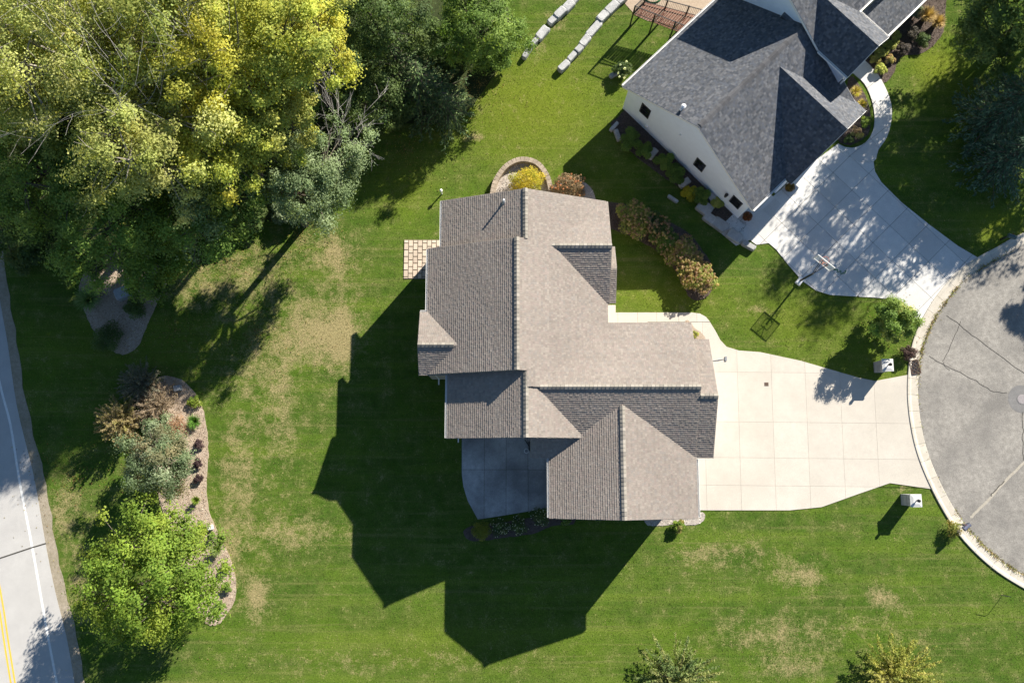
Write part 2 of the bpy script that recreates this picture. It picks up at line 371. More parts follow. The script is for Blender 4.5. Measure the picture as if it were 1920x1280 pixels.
def offset_line(pts, d):
    out = []
    n = len(pts)
    for i in range(n):
        a = Vector((*pts[max(0, i - 1)], 0)); c = Vector((*pts[min(n - 1, i + 1)], 0)); t = (c - a).normalized()
        nn = Vector((t.y, -t.x, 0)); out.append((pts[i][0] + nn.x * d, pts[i][1] + nn.y * d))
    return out
KERB_IN = smoothpoly(G(KERB_IN_PX), False, 5)          # edge of the asphalt, top to bottom
KERB_OUT = offset_line(KERB_IN, 0.74)
CUL = KERB_IN + [(48, -18), (60, 0), (60, 14)]
ROAD_E = smoothpoly(G(ROAD_EDGE_PX), False, 4)
ROAD_POLY = [(ROAD_E[0][0] - 1.5, ROAD_E[0][1] + 8)] + ROAD_E + [(ROAD_E[-1][0] + 3, ROAD_E[-1][1] - 14), (-62, -40), (-62, 40), (-40, 40)]
SHOULDER = ROAD_POLY[:1] + ROAD_E + [ROAD_POLY[len(ROAD_E) + 1]]
HARD = [DRIVE_MAIN, WALK_MAIN, DRIVE_N, WALK_N, PATIO, PAVERS, BED_LEFT, BED_UL, BED_BACK, BED_HYD, BED_SW, BED_SE, BED_N_SIDE, BED_N_FRONT, BED_N_LOOP, STONE_YARD_N, CUL, ROAD_POLY]

# ------------------------------------------------------------------ ground sheet
DRY = [(500, 780, 110, 230, .09), (460, 980, 70, 160, .08), (590, 620, 75, 55, .50), (640, 640, 32, 60, .5), (640, 500, 50, 50, .2), (480, 500, 110, 60, .2), (420, 560, 90, 70, .15), (630, 480, 20, 35, .35),
       (530, 760, 22, 90, .3), (480, 1120, 22, 40, .5), (560, 1000, 90, 30, .28), (1500, 1080, 40, 25, .42), (1660, 1120, 26, 20, .5), (1450, 1190, 90, 30, .28),
       (1490, 1250, 70, 20, .32), (1310, 1040, 50, 22, .34), (1420, 580, 20, 10, .4), (890, 258, 20, 8, .6), (440, 900, 30, 120, .22), (470, 690, 60, 50, .2),
       (420, 1060, 25, 60, .35), (1400, 1040, 60, 30, .22), (600, 450, 60, 40, .15), (350, 520, 60, 50, .2), (120, 960, 30, 60, .35), (150, 1100, 26, 90, .35),
       (1890, 1060, 30, 20, .3), (1690, 920, 14, 6, .5), (1640, 1180, 200, 40, .12), (700, 1240, 300, 20, .15), (1010, 85, 14, 20, .4), (1045, 40, 14, 20, .3)]
LUSH = [(1000, 200, 170, 130, .75), (1760, 130, 60, 60, .8), (1870, 430, 60, 40, .8), (1250, 560, 110, 40, .5), (1500, 600, 120, 60, .45), (760, 350, 60, 70, .4),
        (900, 1200, 250, 60, .25), (1600, 700, 80, 40, .4), (430, 640, 90, 40, .2), (230, 640, 180, 60, .3)]
def blob_fields(x, y):
    dry = np.zeros(x.shape); lush = np.zeros(x.shape)
    for tbl, fld in ((DRY, dry), (LUSH, lush)):
        for u, v, ru, rv, s in tbl:
            c = P(u, v); fld += s * (0.8 if tbl is DRY else 1.0) * np.exp(-(((x - c.x) / (ru * PX)) ** 2 + ((y - c.y) / (rv * PX)) ** 2))
    return dry, np.clip(lush, 0, 1)

gx = np.concatenate([[-400, -200, -100, -60], np.linspace(-45, 45, 226), [60, 100, 200, 400]])
gy = np.concatenate([[-400, -200, -80, -35], np.linspace(-22, 42, 161), [60, 100, 200, 400]])
XX, YY = np.meshgrid(gx, gy); nx, ny = len(gx), len(gy)
vv = np.stack([XX.ravel(), YY.ravel(), np.zeros(XX.size)], 1)
idx = np.arange(nx * ny).reshape(ny, nx)
ff = np.stack([idx[:-1, :-1].ravel(), idx[:-1, 1:].ravel(), idx[1:, 1:].ravel(), idx[1:, :-1].ravel()], 1)
me = bpy.data.meshes.new("lawn_ground"); me.from_pydata(vv.tolist(), [], ff.tolist()); me.materials.append(M["lawn"])
dry, lush = blob_fields(XX.ravel(), YY.ravel())
me.attributes.new("dry", 'FLOAT', 'POINT').data.foreach_set("value", dry.astype(np.float32))
me.attributes.new("lush", 'FLOAT', 'POINT').data.foreach_set("value", lush.astype(np.float32))
me.update()
ground = bpy.data.objects.new("ground", me); COL.objects.link(ground); tag(ground, "mown green lawn with dry tan patches", None, None, "structure")

def sheet(name, poly, z, mat, label=None, parent=None, kind="structure", z0=-0.05):
    mb = MB(); mb.prism(poly, z0, z); o = mb.build(name, mat, parent)
    if parent is None: tag(o, label, None, None, kind)
    return o
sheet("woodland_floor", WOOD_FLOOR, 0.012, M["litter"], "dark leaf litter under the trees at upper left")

# country road with shoulder and paint
road = sheet("road", ROAD_POLY, 0.020, M["road"], "pale grey two lane road along the left edge")
def strip(name, line, w, z, mat, parent, off=0.0):
    a = offset_line(line, off - w / 2); b_ = offset_line(line, off + w / 2); n = len(line)
    v = [(p[0], p[1], z) for p in a] + [(p[0], p[1], z) for p in b_]
    f = [(i, i + 1, n + i + 1, n + i) for i in range(n - 1)]
    o = mesh_obj(name, v, [tuple(reversed(q)) for q in f], mat, parent)
    return o
strip("edge_line", smoothpoly(G(WHITE_LINE_PX), False, 4), 0.15, 0.0245, M["paint_white"], road)
yl = smoothpoly(G(YELLOW_PX), False, 4)
strip("centre_line", yl, 0.11, 0.0245, M["paint_yellow"], road, 0.13)
strip("centre_line", yl, 0.11, 0.0245, M["paint_yellow"], road, -0.13)
strip("crack", G([(-20, 1052), (0, 1046), (30, 1036), (60, 1026), (87, 1018)]), 0.09, 0.0285, M["tar"], road)
sh_in = ROAD_E; jag = [0.62 + 0.06 * math.sin(i * 2.1) + 0.07 * random.random() for i in range(len(sh_in))]
sh_out = []
for i, p in enumerate(sh_in):
    q = offset_line(sh_in, -jag[i])[i]; sh_out.append(q)
v = [(p[0], p[1], 0.016) for p in sh_in] + [(p[0], p[1], 0.014) for p in sh_out]; n = len(sh_in)
tag(mesh_obj("gravel_shoulder", v, [(i, i + 1, n + i + 1, n + i) for i in range(n - 1)], M["gravel"]), "thin gravel shoulder beside the road", None, None, "structure")

# cul-de-sac
cul = sheet("street", CUL, 0.012, M["asphalt"], "weathered grey asphalt turning circle with cracks")
for pts, w, mt in (([(1775, 592), (1800, 610), (1830, 634), (1870, 664), (1925, 704)], 0.04, "tar"),
                   ([(1742, 667), (1764, 680), (1800, 699), (1838, 719), (1864, 734), (1889, 737)], 0.036, "tar"),
                   ([(1800, 603), (1792, 625), (1780, 652), (1768, 678)], 0.035, "tar"),
                   ([(1916, 772), (1918, 800), (1917, 830), (1918, 862)], 0.04, "tar"),
                   ([(1925, 862), (1896, 889), (1870, 918), (1838, 952), (1818, 970)], 0.16, "crack_pale"),
                   ([(1882, 902), (1870, 914), (1857, 929)], 0.06, "tar"),
                   ([(1768, 680), (1774, 690), (1781, 694)], 0.025, "tar")):
    pl = smoothpoly(G(pts), False, 4); pl = [(p[0] + random.uniform(-.05, .05), p[1] + random.uniform(-.05, .05)) for p in pl]
    strip("crack", pl, w, 0.0165 + (0.004 if mt == "tar" else 0), M[mt], cul)
mc = P(1916, 748)
mb = MB(); mb.prism(ring(mc, 0.95, 22), 0.0, 0.0165); mb.build("asphalt_patch", M["asphalt_dark"], cul)
t = thing("manhole_cover", (mc.x, mc.y, 0.0165), "round grey manhole cover in a dark asphalt patch", "manhole cover")
mb = MB(); mb.prism(ring(mc, 0.36, 24), 0.01, 0.026); mb.build("frame", M["asphalt_dark"], t)
mb = MB(); mb.prism(ring(mc, 0.31, 24), 0.01, 0.032)
for k in range(-3, 4):
    hw = math.sqrt(max(0.02, 0.27 ** 2 - (k * 0.075) ** 2)); mb.box((mc.x, mc.y + k * 0.075, 0.034), (2 * hw, 0.03, 0.010))
mb.build("lid", speckle_mat("lid", (0.27, 0.25, 0.25), (0.36, 0.33, 0.33), None, 9, 40), t)

# kerb and gutter, cast in lengths: each length is a piece
kerb = thing("kerb", (KERB_IN[len(KERB_IN) // 2][0], KERB_IN[len(KERB_IN) // 2][1], 0), None, None); kerb["kind"] = "structure"
kerb["label"] = "cream concrete kerb and gutter round the turning circle"
step = 3
prof = [(0.0, 0.015), (0.02, 0.024), (0.46, 0.030), (0.52, 0.055), (0.60, 0.085), (0.72, 0.088), (0.74, 0.07), (0.74, -0.05), (0.0, -0.05)]
lines = [offset_line(KERB_IN, d) for d, z in prof]
for i in range(0, len(KERB_IN) - 1, step):
    j = min(i + step, len(KERB_IN) - 1); v = []; f = []; m_ = len(prof)
    for k in range(i, j + 1):
        for q in range(m_):
            x, y = lines[q][k]
            if k == i or k == j:     # joint
                k2 = i + 1 if k == i else j - 1; x2, y2 = lines[q][k2]; L_ = math.hypot(x2 - x, y2 - y); e_ = 0.008 / max(L_, .01); x += (x2 - x) * e_; y += (y2 - y) * e_
            v.append((x, y, prof[q][1]))
    for k in range(j - i):
        for q in range(m_):
            q2 = (q + 1) % m_; f.append((k * m_ + q, (k + 1) * m_ + q, (k + 1) * m_ + q2, k * m_ + q2))
    f.append(tuple(range(m_))); f.append(tuple((j - i) * m_ + q for q in range(m_ - 1, -1, -1)))
    mesh_obj("kerb_stone", v, f, M["kerb"], kerb)

# storm drain
dg = P(1714, 688)
t = thing("storm_drain", (dg.x, dg.y, 0.03), "rusty storm drain grate set in the gutter", "drain")
mb = MB(); mb.box((dg.x, dg.y, 0.045), (0.60, 0.92, 0.05), (0.98, 0.2, 0), (-0.2, 0.98, 0)); mb.build("pit", M["black_metal"], t)
mb = MB(); a1 = Vector((0.98, 0.2, 0)).normalized(); a2 = Vector((-0.2, 0.98, 0)).normalized()
for k in range(7):
    for q in range(4):
        c = Vector((dg.x, dg.y, 0.082)) + a1 * (-0.22 + q * 0.147) + a2 * (-0.39 + k * 0.13); d = (a1 + a2 * (1 if (k + q) % 2 else -1)).normalized()
        mb.box(c, (0.19, 0.03, 0.03), d, Vector((-d.y, d.x, 0)))
for s in (-1, 1):
    mb.box(Vector((dg.x, dg.y, 0.08)) + a1 * 0.30 * s, (0.05, 0.96, 0.04), a1, a2); mb.box(Vector((dg.x, dg.y, 0.079)) + a2 * 0.46 * s, (0.6, 0.05, 0.04), a1, a2)
mb.build("grate", M["rust"], t)

def quads(name, Cc, Nn, size, col, mat, parent, aspect=0.6, T=None, kind=None, r=None, fold=0.12):
    """one small leaf-shaped face per row of Cc"""
    r = r or rng; n = len(Cc)
    Nn = Nn / np.maximum(np.linalg.norm(Nn, axis=1, keepdims=True), 1e-6)
    if T is None: T = r.normal(size=(n, 3))
    T = T - Nn * np.sum(T * Nn, 1, keepdims=True); T /= np.maximum(np.linalg.norm(T, axis=1, keepdims=True), 1e-6)
    B = np.cross(Nn, T); s = np.asarray(size).reshape(-1, 1)
    if s.shape[0] == 1: s = np.repeat(s, n, 0)
    base = np.array(wloc(parent)) if parent is not None else np.zeros(3)
    V = np.empty((n, 4, 3), np.float32); Cc = Cc - base
    V[:, 0] = Cc - T * s * 0.5; V[:, 1] = Cc + B * s * aspect * 0.5 - Nn * s * fold + T * s * 0.05
    V[:, 2] = Cc + T * s * 0.5; V[:, 3] = Cc - B * s * aspect * 0.5 - Nn * s * fold + T * s * 0.05
    me = bpy.data.meshes.new(name); me.vertices.add(4 * n); me.vertices.foreach_set("co", V.ravel())
    me.loops.add(4 * n); me.loops.foreach_set("vertex_index", np.arange(4 * n, dtype=np.int32))
    me.polygons.add(n); me.polygons.foreach_set("loop_start", np.arange(0, 4 * n, 4, dtype=np.int32))
    me.update(calc_edges=True)
    c4 = np.ones((n, 4, 4), np.float32); c4[:, :, :3] = np.clip(col, 0.002, 1)[:, None, :]
    me.color_attributes.new("Col", 'FLOAT_COLOR', 'POINT').data.foreach_set("color", c4.ravel())
    me.materials.append(mat)
    o = bpy.data.objects.new(name, me); link(o, parent)
    if kind: o["kind"] = kind
    return o

# ------------------------------------------------------------------ paved panels
def panels(name, label, poly, o, ang, us, vs, ztop, mat, gap=0.014, piece="panel", joint="soil_edge"):
    if area(poly) < 0: poly = poly[::-1]
    c = P(0, 0); cx = sum(p[0] for p in poly) / len(poly); cy = sum(p[1] for p in poly) / len(poly)
    root = thing(name, (cx, cy, 0), None, None); root["kind"] = "structure"; root["label"] = label
    base = MB(); base.prism(poly, -0.05, ztop - 0.022); base.build("joint_bed", M[joint], root)
    e1 = (math.cos(ang), math.sin(ang)); e2 = (-math.sin(ang), math.cos(ang))
    for i in range(len(us) - 1):
        for j in range(len(vs) - 1):
            g = gap / 2
            cell = [(us[i] + g, vs[j] + g), (us[i + 1] - g, vs[j] + g), (us[i + 1] - g, vs[j + 1] - g), (us[i] + g, vs[j + 1] - g)]
            cell = [(o[0] + a * e1[0] + b_ * e2[0], o[1] + a * e1[1] + b_ * e2[1]) for a, b_ in cell]
            q = clip_convex(poly, cell)
            if len(q) >= 3 and abs(area(q)) > 0.02:
                mb = MB(); dz = random.uniform(-.002, .002); mb.prism(q, -0.04, ztop + dz); qx = sum(p[0] for p in q) / len(q); qy = sum(p[1] for p in q) / len(q)
                mb.build(piece, mat, root, loc=(qx, qy, 0))
    return root
def xs_at(us, v): return [P(u, v).x for u in us]
def ys_at(vs, u): return [P(u, v).y for v in vs]
panels("driveway", "broad cream concrete driveway of the tan roofed house", DRIVE_MAIN, (0, 0), math.radians(-0.6),
       [x + 0.03 for x in xs_at([1190, 1320, 1384, 1448, 1512, 1577, 1641, 1800], 800)], sorted(ys_at([590, 693, 786, 853, 905, 990], 1500)), 0.040, M["concrete_warm"], gap=0.011, joint="kerb")
panels("front_walk", "narrow cream walk curving to the front door", WALK_MAIN, (0, 0), 0.0,
       xs_at([1100, 1158, 1195, 1231, 1272, 1306, 1380], 590), sorted(ys_at([560, 720], 1200)), 0.060, M["concrete_warm"])
E1 = Vector((0.719, 0.695, 0)); E2 = Vector((0.695, -0.719, 0)); ON = Vector((11.55, 20.35, 0))
angN = math.atan2(E1.y, E1.x)
panels("neighbour_driveway", "grey jointed concrete driveway of the white house", DRIVE_N, (ON.x, ON.y), angN,
       [-3 + 1.75 * k for k in range(16)], [-24 + 1.78 * k for k in range(18)], 0.040, M["concrete_cool"], gap=0.022)
panels("neighbour_walk", "curved pale concrete walk round the planting loop", WALK_N, (ON.x, ON.y), angN - 0.1,
       [4 + 2.0 * k for k in range(8)], [-16 + 3.0 * k for k in range(6)], 0.062, M["concrete_cool"], gap=0.02)
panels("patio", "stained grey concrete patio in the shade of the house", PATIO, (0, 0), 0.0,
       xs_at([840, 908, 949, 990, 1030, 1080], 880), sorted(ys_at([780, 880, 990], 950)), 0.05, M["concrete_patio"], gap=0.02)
sheet("stone_yard", STONE_YARD_N, 0.02, M["yard_paver"], "tan paved yard behind the white house")
# side slab beside the white house
SLAB = [ON + E1 * a + E2 * b_ for a, b_ in ((-0.6, 5.2), (3.2, 5.2), (3.2, 7.0), (0.2, 7.45), (-1.2, 6.9), (-1.3, 5.6))]
panels("side_slab", "shaded concrete slab at the corner of the white house", [(p.x, p.y) for p in SLAB], (ON.x, ON.y), angN, [-3, 0.3, 2.0, 4], [-9, -6.4, -4], 0.052, M["concrete_cool"], gap=0.02)

# small paver terrace: every paver is a piece
pv = thing("paver_terrace", (PAVERS[0][0] + 1, PAVERS[0][1] - 1, 0), None, None); pv["kind"] = "structure"; pv["label"] = "small tan paver terrace beside the tan roofed house"
mb = MB(); mb.prism(PAVERS, -0.05, 0.03); mb.build("joint_bed", M["paver_joint"], pv)
x0, y0 = PAVERS[0]; x1, y1 = PAVERS[2]; cw = 0.318; ch = 0.475
pme = {}
for i in range(int((x1 - x0) / cw) + 1):
    yy = y0 - (0 if i % 2 else ch / 2) + ch
    while yy > y1:
        ya = min(yy, y0); yb = max(yy - ch, y1); h_ = round(ya - yb - 0.05, 3); xa = x0 + i * cw; wd = min(cw, x1 - xa) - 0.045
        if h_ > 0.08 and wd > 0.1:
            key = (h_, round(wd, 2))
            if key not in pme:
                q = MB(); q.box((0, 0, 0), (wd, h_, 0.08), taper=0.97); o = q.build("paver", M["paver"]); pme[key] = o.data; bpy.data.objects.remove(o)
            inst("paver", pme[key], (xa + wd / 2 + 0.02, (ya + yb) / 2, 0.022 + random.uniform(-.004, .006)), pv, random.uniform(-.015, .015))
        yy -= ch

# planting beds
CH_PALE = [(0.40, 0.31, 0.23), (0.30, 0.22, 0.16), (0.50, 0.42, 0.33), (0.22, 0.16, 0.11)]; CH_DARK = [(0.09, 0.065, 0.05), (0.14, 0.105, 0.085), (0.055, 0.04, 0.032)]; CH_STONE = [(0.5, 0.46, 0.41), (0.36, 0.31, 0.27), (0.62, 0.58, 0.52)]
def bed(name, poly, mat, label, z=0.03, chips=None):
    r = random.Random(len(label)); pts = []
    for i in range(len(poly)):
        a, c = poly[i], poly[(i + 1) % len(poly)]; n = max(1, int(math.dist(a, c) / 0.22))
        for k in range(n): pts.append((a[0] + (c[0] - a[0]) * k / n + r.uniform(-.035, .035), a[1] + (c[1] - a[1]) * k / n + r.uniform(-.035, .035)))
    mb = MB(); mb.prism(pts, -0.04, z); o = mb.build(name, mat); tag(o, label, None, None, "structure")
    if chips:
        rr = np.random.default_rng(len(label)); xs = [p[0] for p in poly]; ys = [p[1] for p in poly]; n = int((max(xs) - min(xs)) * (max(ys) - min(ys)) * 90)
        x = rr.uniform(min(xs), max(xs), n); y = rr.uniform(min(ys), max(ys), n); k = pip(x, y, poly); x = x[k] + rr.normal(0, .04, k.sum()); y = y[k]; n = len(x)
        c = np.array(chips)[rr.integers(0, len(chips), n)] * rr.uniform(.6, 1.4, (n, 1))
        quads("chips", np.stack([x, y, np.full(n, z + .012) + rr.uniform(0, .02, n)], 1), np.tile([0, 0, 1.], (n, 1)) + rr.normal(0, .35, (n, 3)), rr.uniform(.05, .12, n), c, M["shingle"], o, 0.5, r=rr, kind="stuff")
    return o
bed("mulch_bed", BED_LEFT, M["mulch_pale"], "long curved bed of pale wood chips beside the maple", chips=CH_PALE)
bed("mulch_bed", BED_UL, M["mulch_pale"], "shaded island bed of pale chips with a boulder", chips=CH_PALE)
bed("gravel_bed", BED_BACK, M["pebbles"], "bed of pale pebbles inside the curved block wall", chips=CH_STONE)
bed("mulch_bed", BED_HYD, M["mulch_dark"], "dark mulch bed under the row of hydrangeas", chips=CH_DARK)
bed("mulch_bed", BED_SW, M["mulch_dark"], "shaded dark bed along the patio edge")
bed("gravel_bed", BED_SE, M["pebbles"], "pale pebble bed at the corner by the driveway", chips=CH_STONE)
bed("mulch_bed", BED_N_SIDE, M["mulch_dark"], "dark planted bed along the white gable wall", chips=CH_DARK)
bed("mulch_bed", BED_N_FRONT, M["mulch_dark"], "dark mulch bed in front of the white house porch", chips=CH_DARK)
bed("mulch_bed", BED_N_LOOP, M["mulch_dark"], "planted loop between garage and curved walk", chips=CH_DARK)
bed("mulch_bed", BED_WALKMAIN, M["mulch_pale"], "small round bed beside the front walk", 0.075)

# ------------------------------------------------------------------ houses
TAN = [(0.25, 0.219, 0.189), (0.272, 0.239, 0.209), (0.225, 0.197, 0.172), (0.263, 0.222, 0.194), (0.296, 0.263, 0.228), (0.238, 0.219, 0.201), (0.268, 0.221, 0.198)]
CHAR = [(0.088, 0.094, 0.106), (0.118, 0.124, 0.136), (0.068, 0.074, 0.086), (0.145, 0.148, 0.158), (0.10, 0.103, 0.11), (0.096, 0.106, 0.126)]

def calm(pal, k):
    m_ = [sum(c[i] for c in pal) / len(pal) for i in range(3)]
    return [tuple(m_[i] + (c[i] - m_[i]) * k for i in range(3)) for c in pal]
TAN = calm(TAN, 0.6); CHAR = calm(CHAR, 0.85)
def shingle_mesh(name, planes, palette, parent, exposure=0.143, seed=1, wr=(0.12, 0.30), patch=0.05, thick=(0.020, 0.030)):
    """courses of overlapping tabs; planes = (eave corner, eave direction, up-slope direction, eave length, slope length)"""
    r = random.Random(seed); V = []; F = []; C = []
    for o, eu, ev, L, S in planes:
        n = eu.cross(ev); n.normalize()
        if n.z < 0: n = -n
        nc = int(math.ceil(S / exposure))
        for i in range(nc):
            v0 = i * exposure; v1 = min(v0 + exposure + 0.03, S)
            u = -r.random() * 0.2
            rowtone = 1 + r.uniform(-.03, .03)
            while u < L:
                w = r.uniform(*wr); a = max(u, 0.0); b_ = min(u + w - 0.006, L)
                if b_ - a > 0.02:
                    hb = thick[1] if r.random() < 0.6 else thick[0]; k = len(V)
                    p0 = o + eu * a + ev * v0; p1 = o + eu * b_ + ev * v0; p2 = o + eu * b_ + ev * v1; p3 = o + eu * a + ev * v1
                    V += [tuple(p0 + n * hb), tuple(p1 + n * hb), tuple(p2 + n * 0.003), tuple(p3 + n * 0.003), tuple(p0), tuple(p1)]
                    F += [(k, k + 1, k + 2, k + 3), (k + 4, k + 5, k + 1, k), (k + 4, k, k + 3), (k + 5, k + 2, k + 1)]
                    c = r.choice(palette)
                    big = 1 + patch * math.sin(p0.x * 0.9 + 1.3 * math.sin(p0.y * 0.7)) * math.sin(p0.y * 0.8 + math.sin(p0.x * 1.1 + 2))
                    t = rowtone * big * r.uniform(0.92, 1.08)
                    C += [(c[0] * t, c[1] * t, c[2] * t, 1)] * 6
                u += w
    o = mesh_obj(name, V, F, M["shingle"], parent)
    at = o.data.color_attributes.new("Col", 'FLOAT_COLOR', 'POINT'); at.data.foreach_set("color", np.array(C, np.float32).ravel())
    o["kind"] = "stuff"
    return o

def gable(house, o, ax, bx, s0, s1, wl, wr_, wd, zl, zr, zd, palette, capmat, sheath, wallmat, seed, cap=None, inset=0.42, sinset=(0.3, 0.3), gut=(None, None), wallto=0.0, exposure=0.135, thick=(0.022, 0.030), wr=(0.10, 0.17), capw=0.15, raise_=0.07, lap=0.022, patch=0.05, rake="trim", walls=True):
    """one gabled wing: ridge along ax at offset wd (height zd), eaves at wl / wr_ (heights zl / zr)"""
    W = lambda s, w, z: Vector((o.x + ax.x * s + bx.x * w, o.y + ax.y * s + bx.y * w, z))
    th = 0.20
    prof = [(wl, zl), (wd, zd), (wr_, zr), (wr_, zr - th), (wd, zd - th), (wl, zl - th)]
    v = [W(s0, w, z) for w, z in prof] + [W(s1, w, z) for w, z in prof]
    f = [(0, 6, 7, 1), (1, 7, 8, 2), (2, 8, 9, 3), (3, 9, 10, 4), (4, 10, 11, 5), (5, 11, 6, 0), (0, 1, 4, 5), (1, 2, 3, 4), (6, 11, 10, 7), (7, 10, 9, 8)]
    roof = mesh_obj("roof", v, f, M[sheath], house)
    pl = []
    for we, ze in ((wl, zl), (wr_, zr)):
        a = W(s0, we, ze); b_ = W(s1, we, ze); up = W(s0, wd, zd) - a
        S = up.length; L = (b_ - a).length
        pl.append((a + Vector((0, 0, 0.004)), (b_ - a).normalized(), up.normalized(), L, S))
    shingle_mesh("shingles", pl, palette, roof, exposure, seed, wr=wr, thick=thick, patch=patch)
    # ridge caps: single folded shingles, each lapping the next
    if cap:
        c0, c1 = cap; ln = 0.235; nn = max(1, int((c1 - c0) / ln))
        tl = (zd - zl) / abs(wd - wl); tr = (zd - zr) / abs(wr_ - wd)
        q = MB(); t0 = raise_; t1 = raise_ + lap
        P_ = lambda s, w, z: (ax.x * s + bx.x * w, ax.y * s + bx.y * w, z)
        v = []
        for s, t in ((0, t1), (ln * 1.12, t0)):
            v += [P_(s, -capw, -capw * tl + t), P_(s, 0, t + 0.02), P_(s, capw, -capw * tr + t), P_(s, -capw, -capw * tl - 0.02), P_(s, capw, -capw * tr - 0.02)]
        q.add(v, [(0, 5, 6, 1), (1, 6, 7, 2), (3, 8, 5, 0), (2, 7, 9, 4), (0, 1, 2, 4, 3), (5, 8, 9, 7, 6)])
        ob = q.build("ridge_cap", M[capmat]); cm = ob.data; bpy.data.objects.remove(ob)
        for k in range(nn):
            inst("ridge_cap", cm, W(c0 + k * (c1 - c0) / nn, wd, zd), roof)
    # white fascia and rake boards
    for s, sg in ((s0, -1), (s1, 1)):
        for we, ze in ((wl, zl), (wr_, zr)):
            a = W(s + sg * 0.012, we, ze - 0.105); b_ = W(s + sg * 0.012, wd, zd - 0.105); d = (b_ - a)
            L = d.length; d.normalize(); mbf = MB(); mbf.box((a + b_) / 2, (L, 0.02, 0.17), d, ax, d.cross(ax)); mbf.build("rake_board", M[rake], roof)
    for side, (we, ze, g) in enumerate(((wl, zl, gut[0]), (wr_, zr, gut[1]))):
        if g:
            sg = -1 if we < wd else 1; c = W((g[0] + g[1]) / 2, we + sg * 0.06, ze - 0.07); q = MB(); L = g[1] - g[0]
            q.box(c - Vector((0, 0, 0.06)), (L, 0.12, 0.02), ax, bx); q.box(c + bx * 0.055 * sg, (L, 0.015, 0.14), ax, bx)
            q.box(c - bx * 0.052 * sg, (L, 0.012, 0.14), ax, bx)
            for e in (g[0], g[1]): q.box(W(e, we + sg * 0.06, ze - 0.07), (0.012, 0.1, 0.13), ax, bx)
            q.build("gutter", M["trim"], house)
    if walls:
        a0, a1 = s0 + sinset[0], s1 - sinset[1]; l, r_ = wl + inset, wr_ - inset
        zL = zl + (zd - zl) * inset / abs(wd - wl) - th - 0.02; zR = zr + (zd - zr) * inset / abs(wr_ - wd) - th - 0.02
        prof = [(l, wallto), (r_, wallto), (r_, zR), (wd, zd - th - 0.03), (l, zL)]
        v = [W(a0, w, z) for w, z in prof] + [W(a1, w, z) for w, z in prof]
        f = [(0, 1, 2, 3, 4), (9, 8, 7, 6, 5)] + [(i, 5 + i, 5 + (i + 1) % 5, (i + 1) % 5) for i in range(5)]
        mesh_obj("wall", v, f, M[wallmat], house)
    return roof

def window(house, c, wdir, ndir, w, h, mullions=(1, 1), mat="trim", glass="glass"):
    """sash window on a wall: frame with a sill, one pane per light"""
    c = Vector(c); wdir = Vector(wdir); ndir = Vector(ndir); up = Vector((0, 0, 1))
    q = MB(); t = 0.055
    q.box(c + up * (h / 2 - t / 2) + ndir * 0.02, (w, 0.07, t), wdir, ndir); q.box(c - up * (h / 2 - t / 2) + ndir * 0.02, (w, 0.07, t), wdir, ndir)
    for s in (-1, 1): q.box(c + wdir * s * (w / 2 - t / 2) + ndir * 0.02, (t, 0.07, h - 2 * t), wdir, ndir)
    for k in range(1, mullions[0]): q.box(c + wdir * (-w / 2 + w * k / mullions[0]) + ndir * 0.018, (0.03, 0.05, h - 2 * t), wdir, ndir)
    for k in range(1, mullions[1]): q.box(c + up * (-h / 2 + h * k / mullions[1]) + ndir * 0.017, (w - 2 * t, 0.05, 0.03), wdir, ndir)
    win = q.build("window", M[mat], house)
    for i in range(mullions[0]):
        for j in range(mullions[1]):
            pw = (w - 2 * t) / mullions[0]; ph = (h - 2 * t) / mullions[1]; g = MB()
            g.box(c + wdir * (-w / 2 + t + pw * (i + .5)) + up * (-h / 2 + t + ph * (j + .5)) + ndir * 0.012, (pw - 0.028, 0.012, ph - 0.028), wdir, ndir)
            g.build("pane", M[glass], win)
    return win

X = Vector((1, 0, 0)); Y = Vector((0, 1, 0)); O0 = Vector((0, 0, 0)); UP = Vector((0, 0, 1))
house = thing("house", (2.0, 6.0, 0), "large house with tan grey shingle roof of many gables", "house")
kw = dict(rake="trim_tan", palette=TAN, capmat="cap_tan", sheath="deck_sheath", wallmat="siding_tan")
mX = -X   # for wings whose ridge runs north-south: along = +Y, across = +X
# wing A: main block
gable(house, O0, Y, X, 5.05, 12.86, -5.18, 5.86, 0.28, 5.6, 5.6, 8.15, seed=11, cap=(5.05, 12.86), gut=((8.9, 12.8), None), **kw)
# wing N: north gable
gable(house, O0, Y, X, 12.4, 15.92, -4.37, 5.86, 0.79, 5.6, 5.5, 7.90, seed=12, cap=(12.86, 15.92), gut=((12.9, 15.9), (13.3, 15.9)), inset=0.40, **kw)
# wing B: south-west gable
gable(house, O0, Y, X, 1.22, 5.6, -3.90, 5.45, 0.80, 5.6, 5.6, 7.80, seed=13, cap=(1.22, 5.0), gut=((1.25, 5.0), None), inset=0.44, **kw)
# wing E: garage wing, ridge east-west (along X, across Y)
gable(house, O0, X, Y, 1.1, 10.93, 0.06, 8.21, 4.13, 5.6, 5.6, 7.50, seed=14, cap=(1.62, 10.93), gut=(None, None), **kw)
gable(house, O0, X, Y, 10.88, 11.98, 0.055, 7.19, 3.62, 5.57, 5.57, 7.24, seed=15, cap=(10.95, 11.98), inset=0.45, **kw)
# wing C: south-east gable (lower pitch)
gable(house, O0, Y, X, -3.46, 3.5, 2.20, 10.97, 6.42, 5.6, 5.6, 7.05, seed=16, cap=(-3.46, 3.05), gut=((-3.4, 1.0), (-3.4, 0.0)), inset=0.46, **kw)
# wing D: east dormer gable
gable(house, O0, X, Y, 2.0, 5.97, 9.37, 15.85, 12.63, 5.6, 5.6, 7.13, seed=17, cap=(2.35, 5.97), inset=0.47, sinset=(0.3, 0.25), **kw)
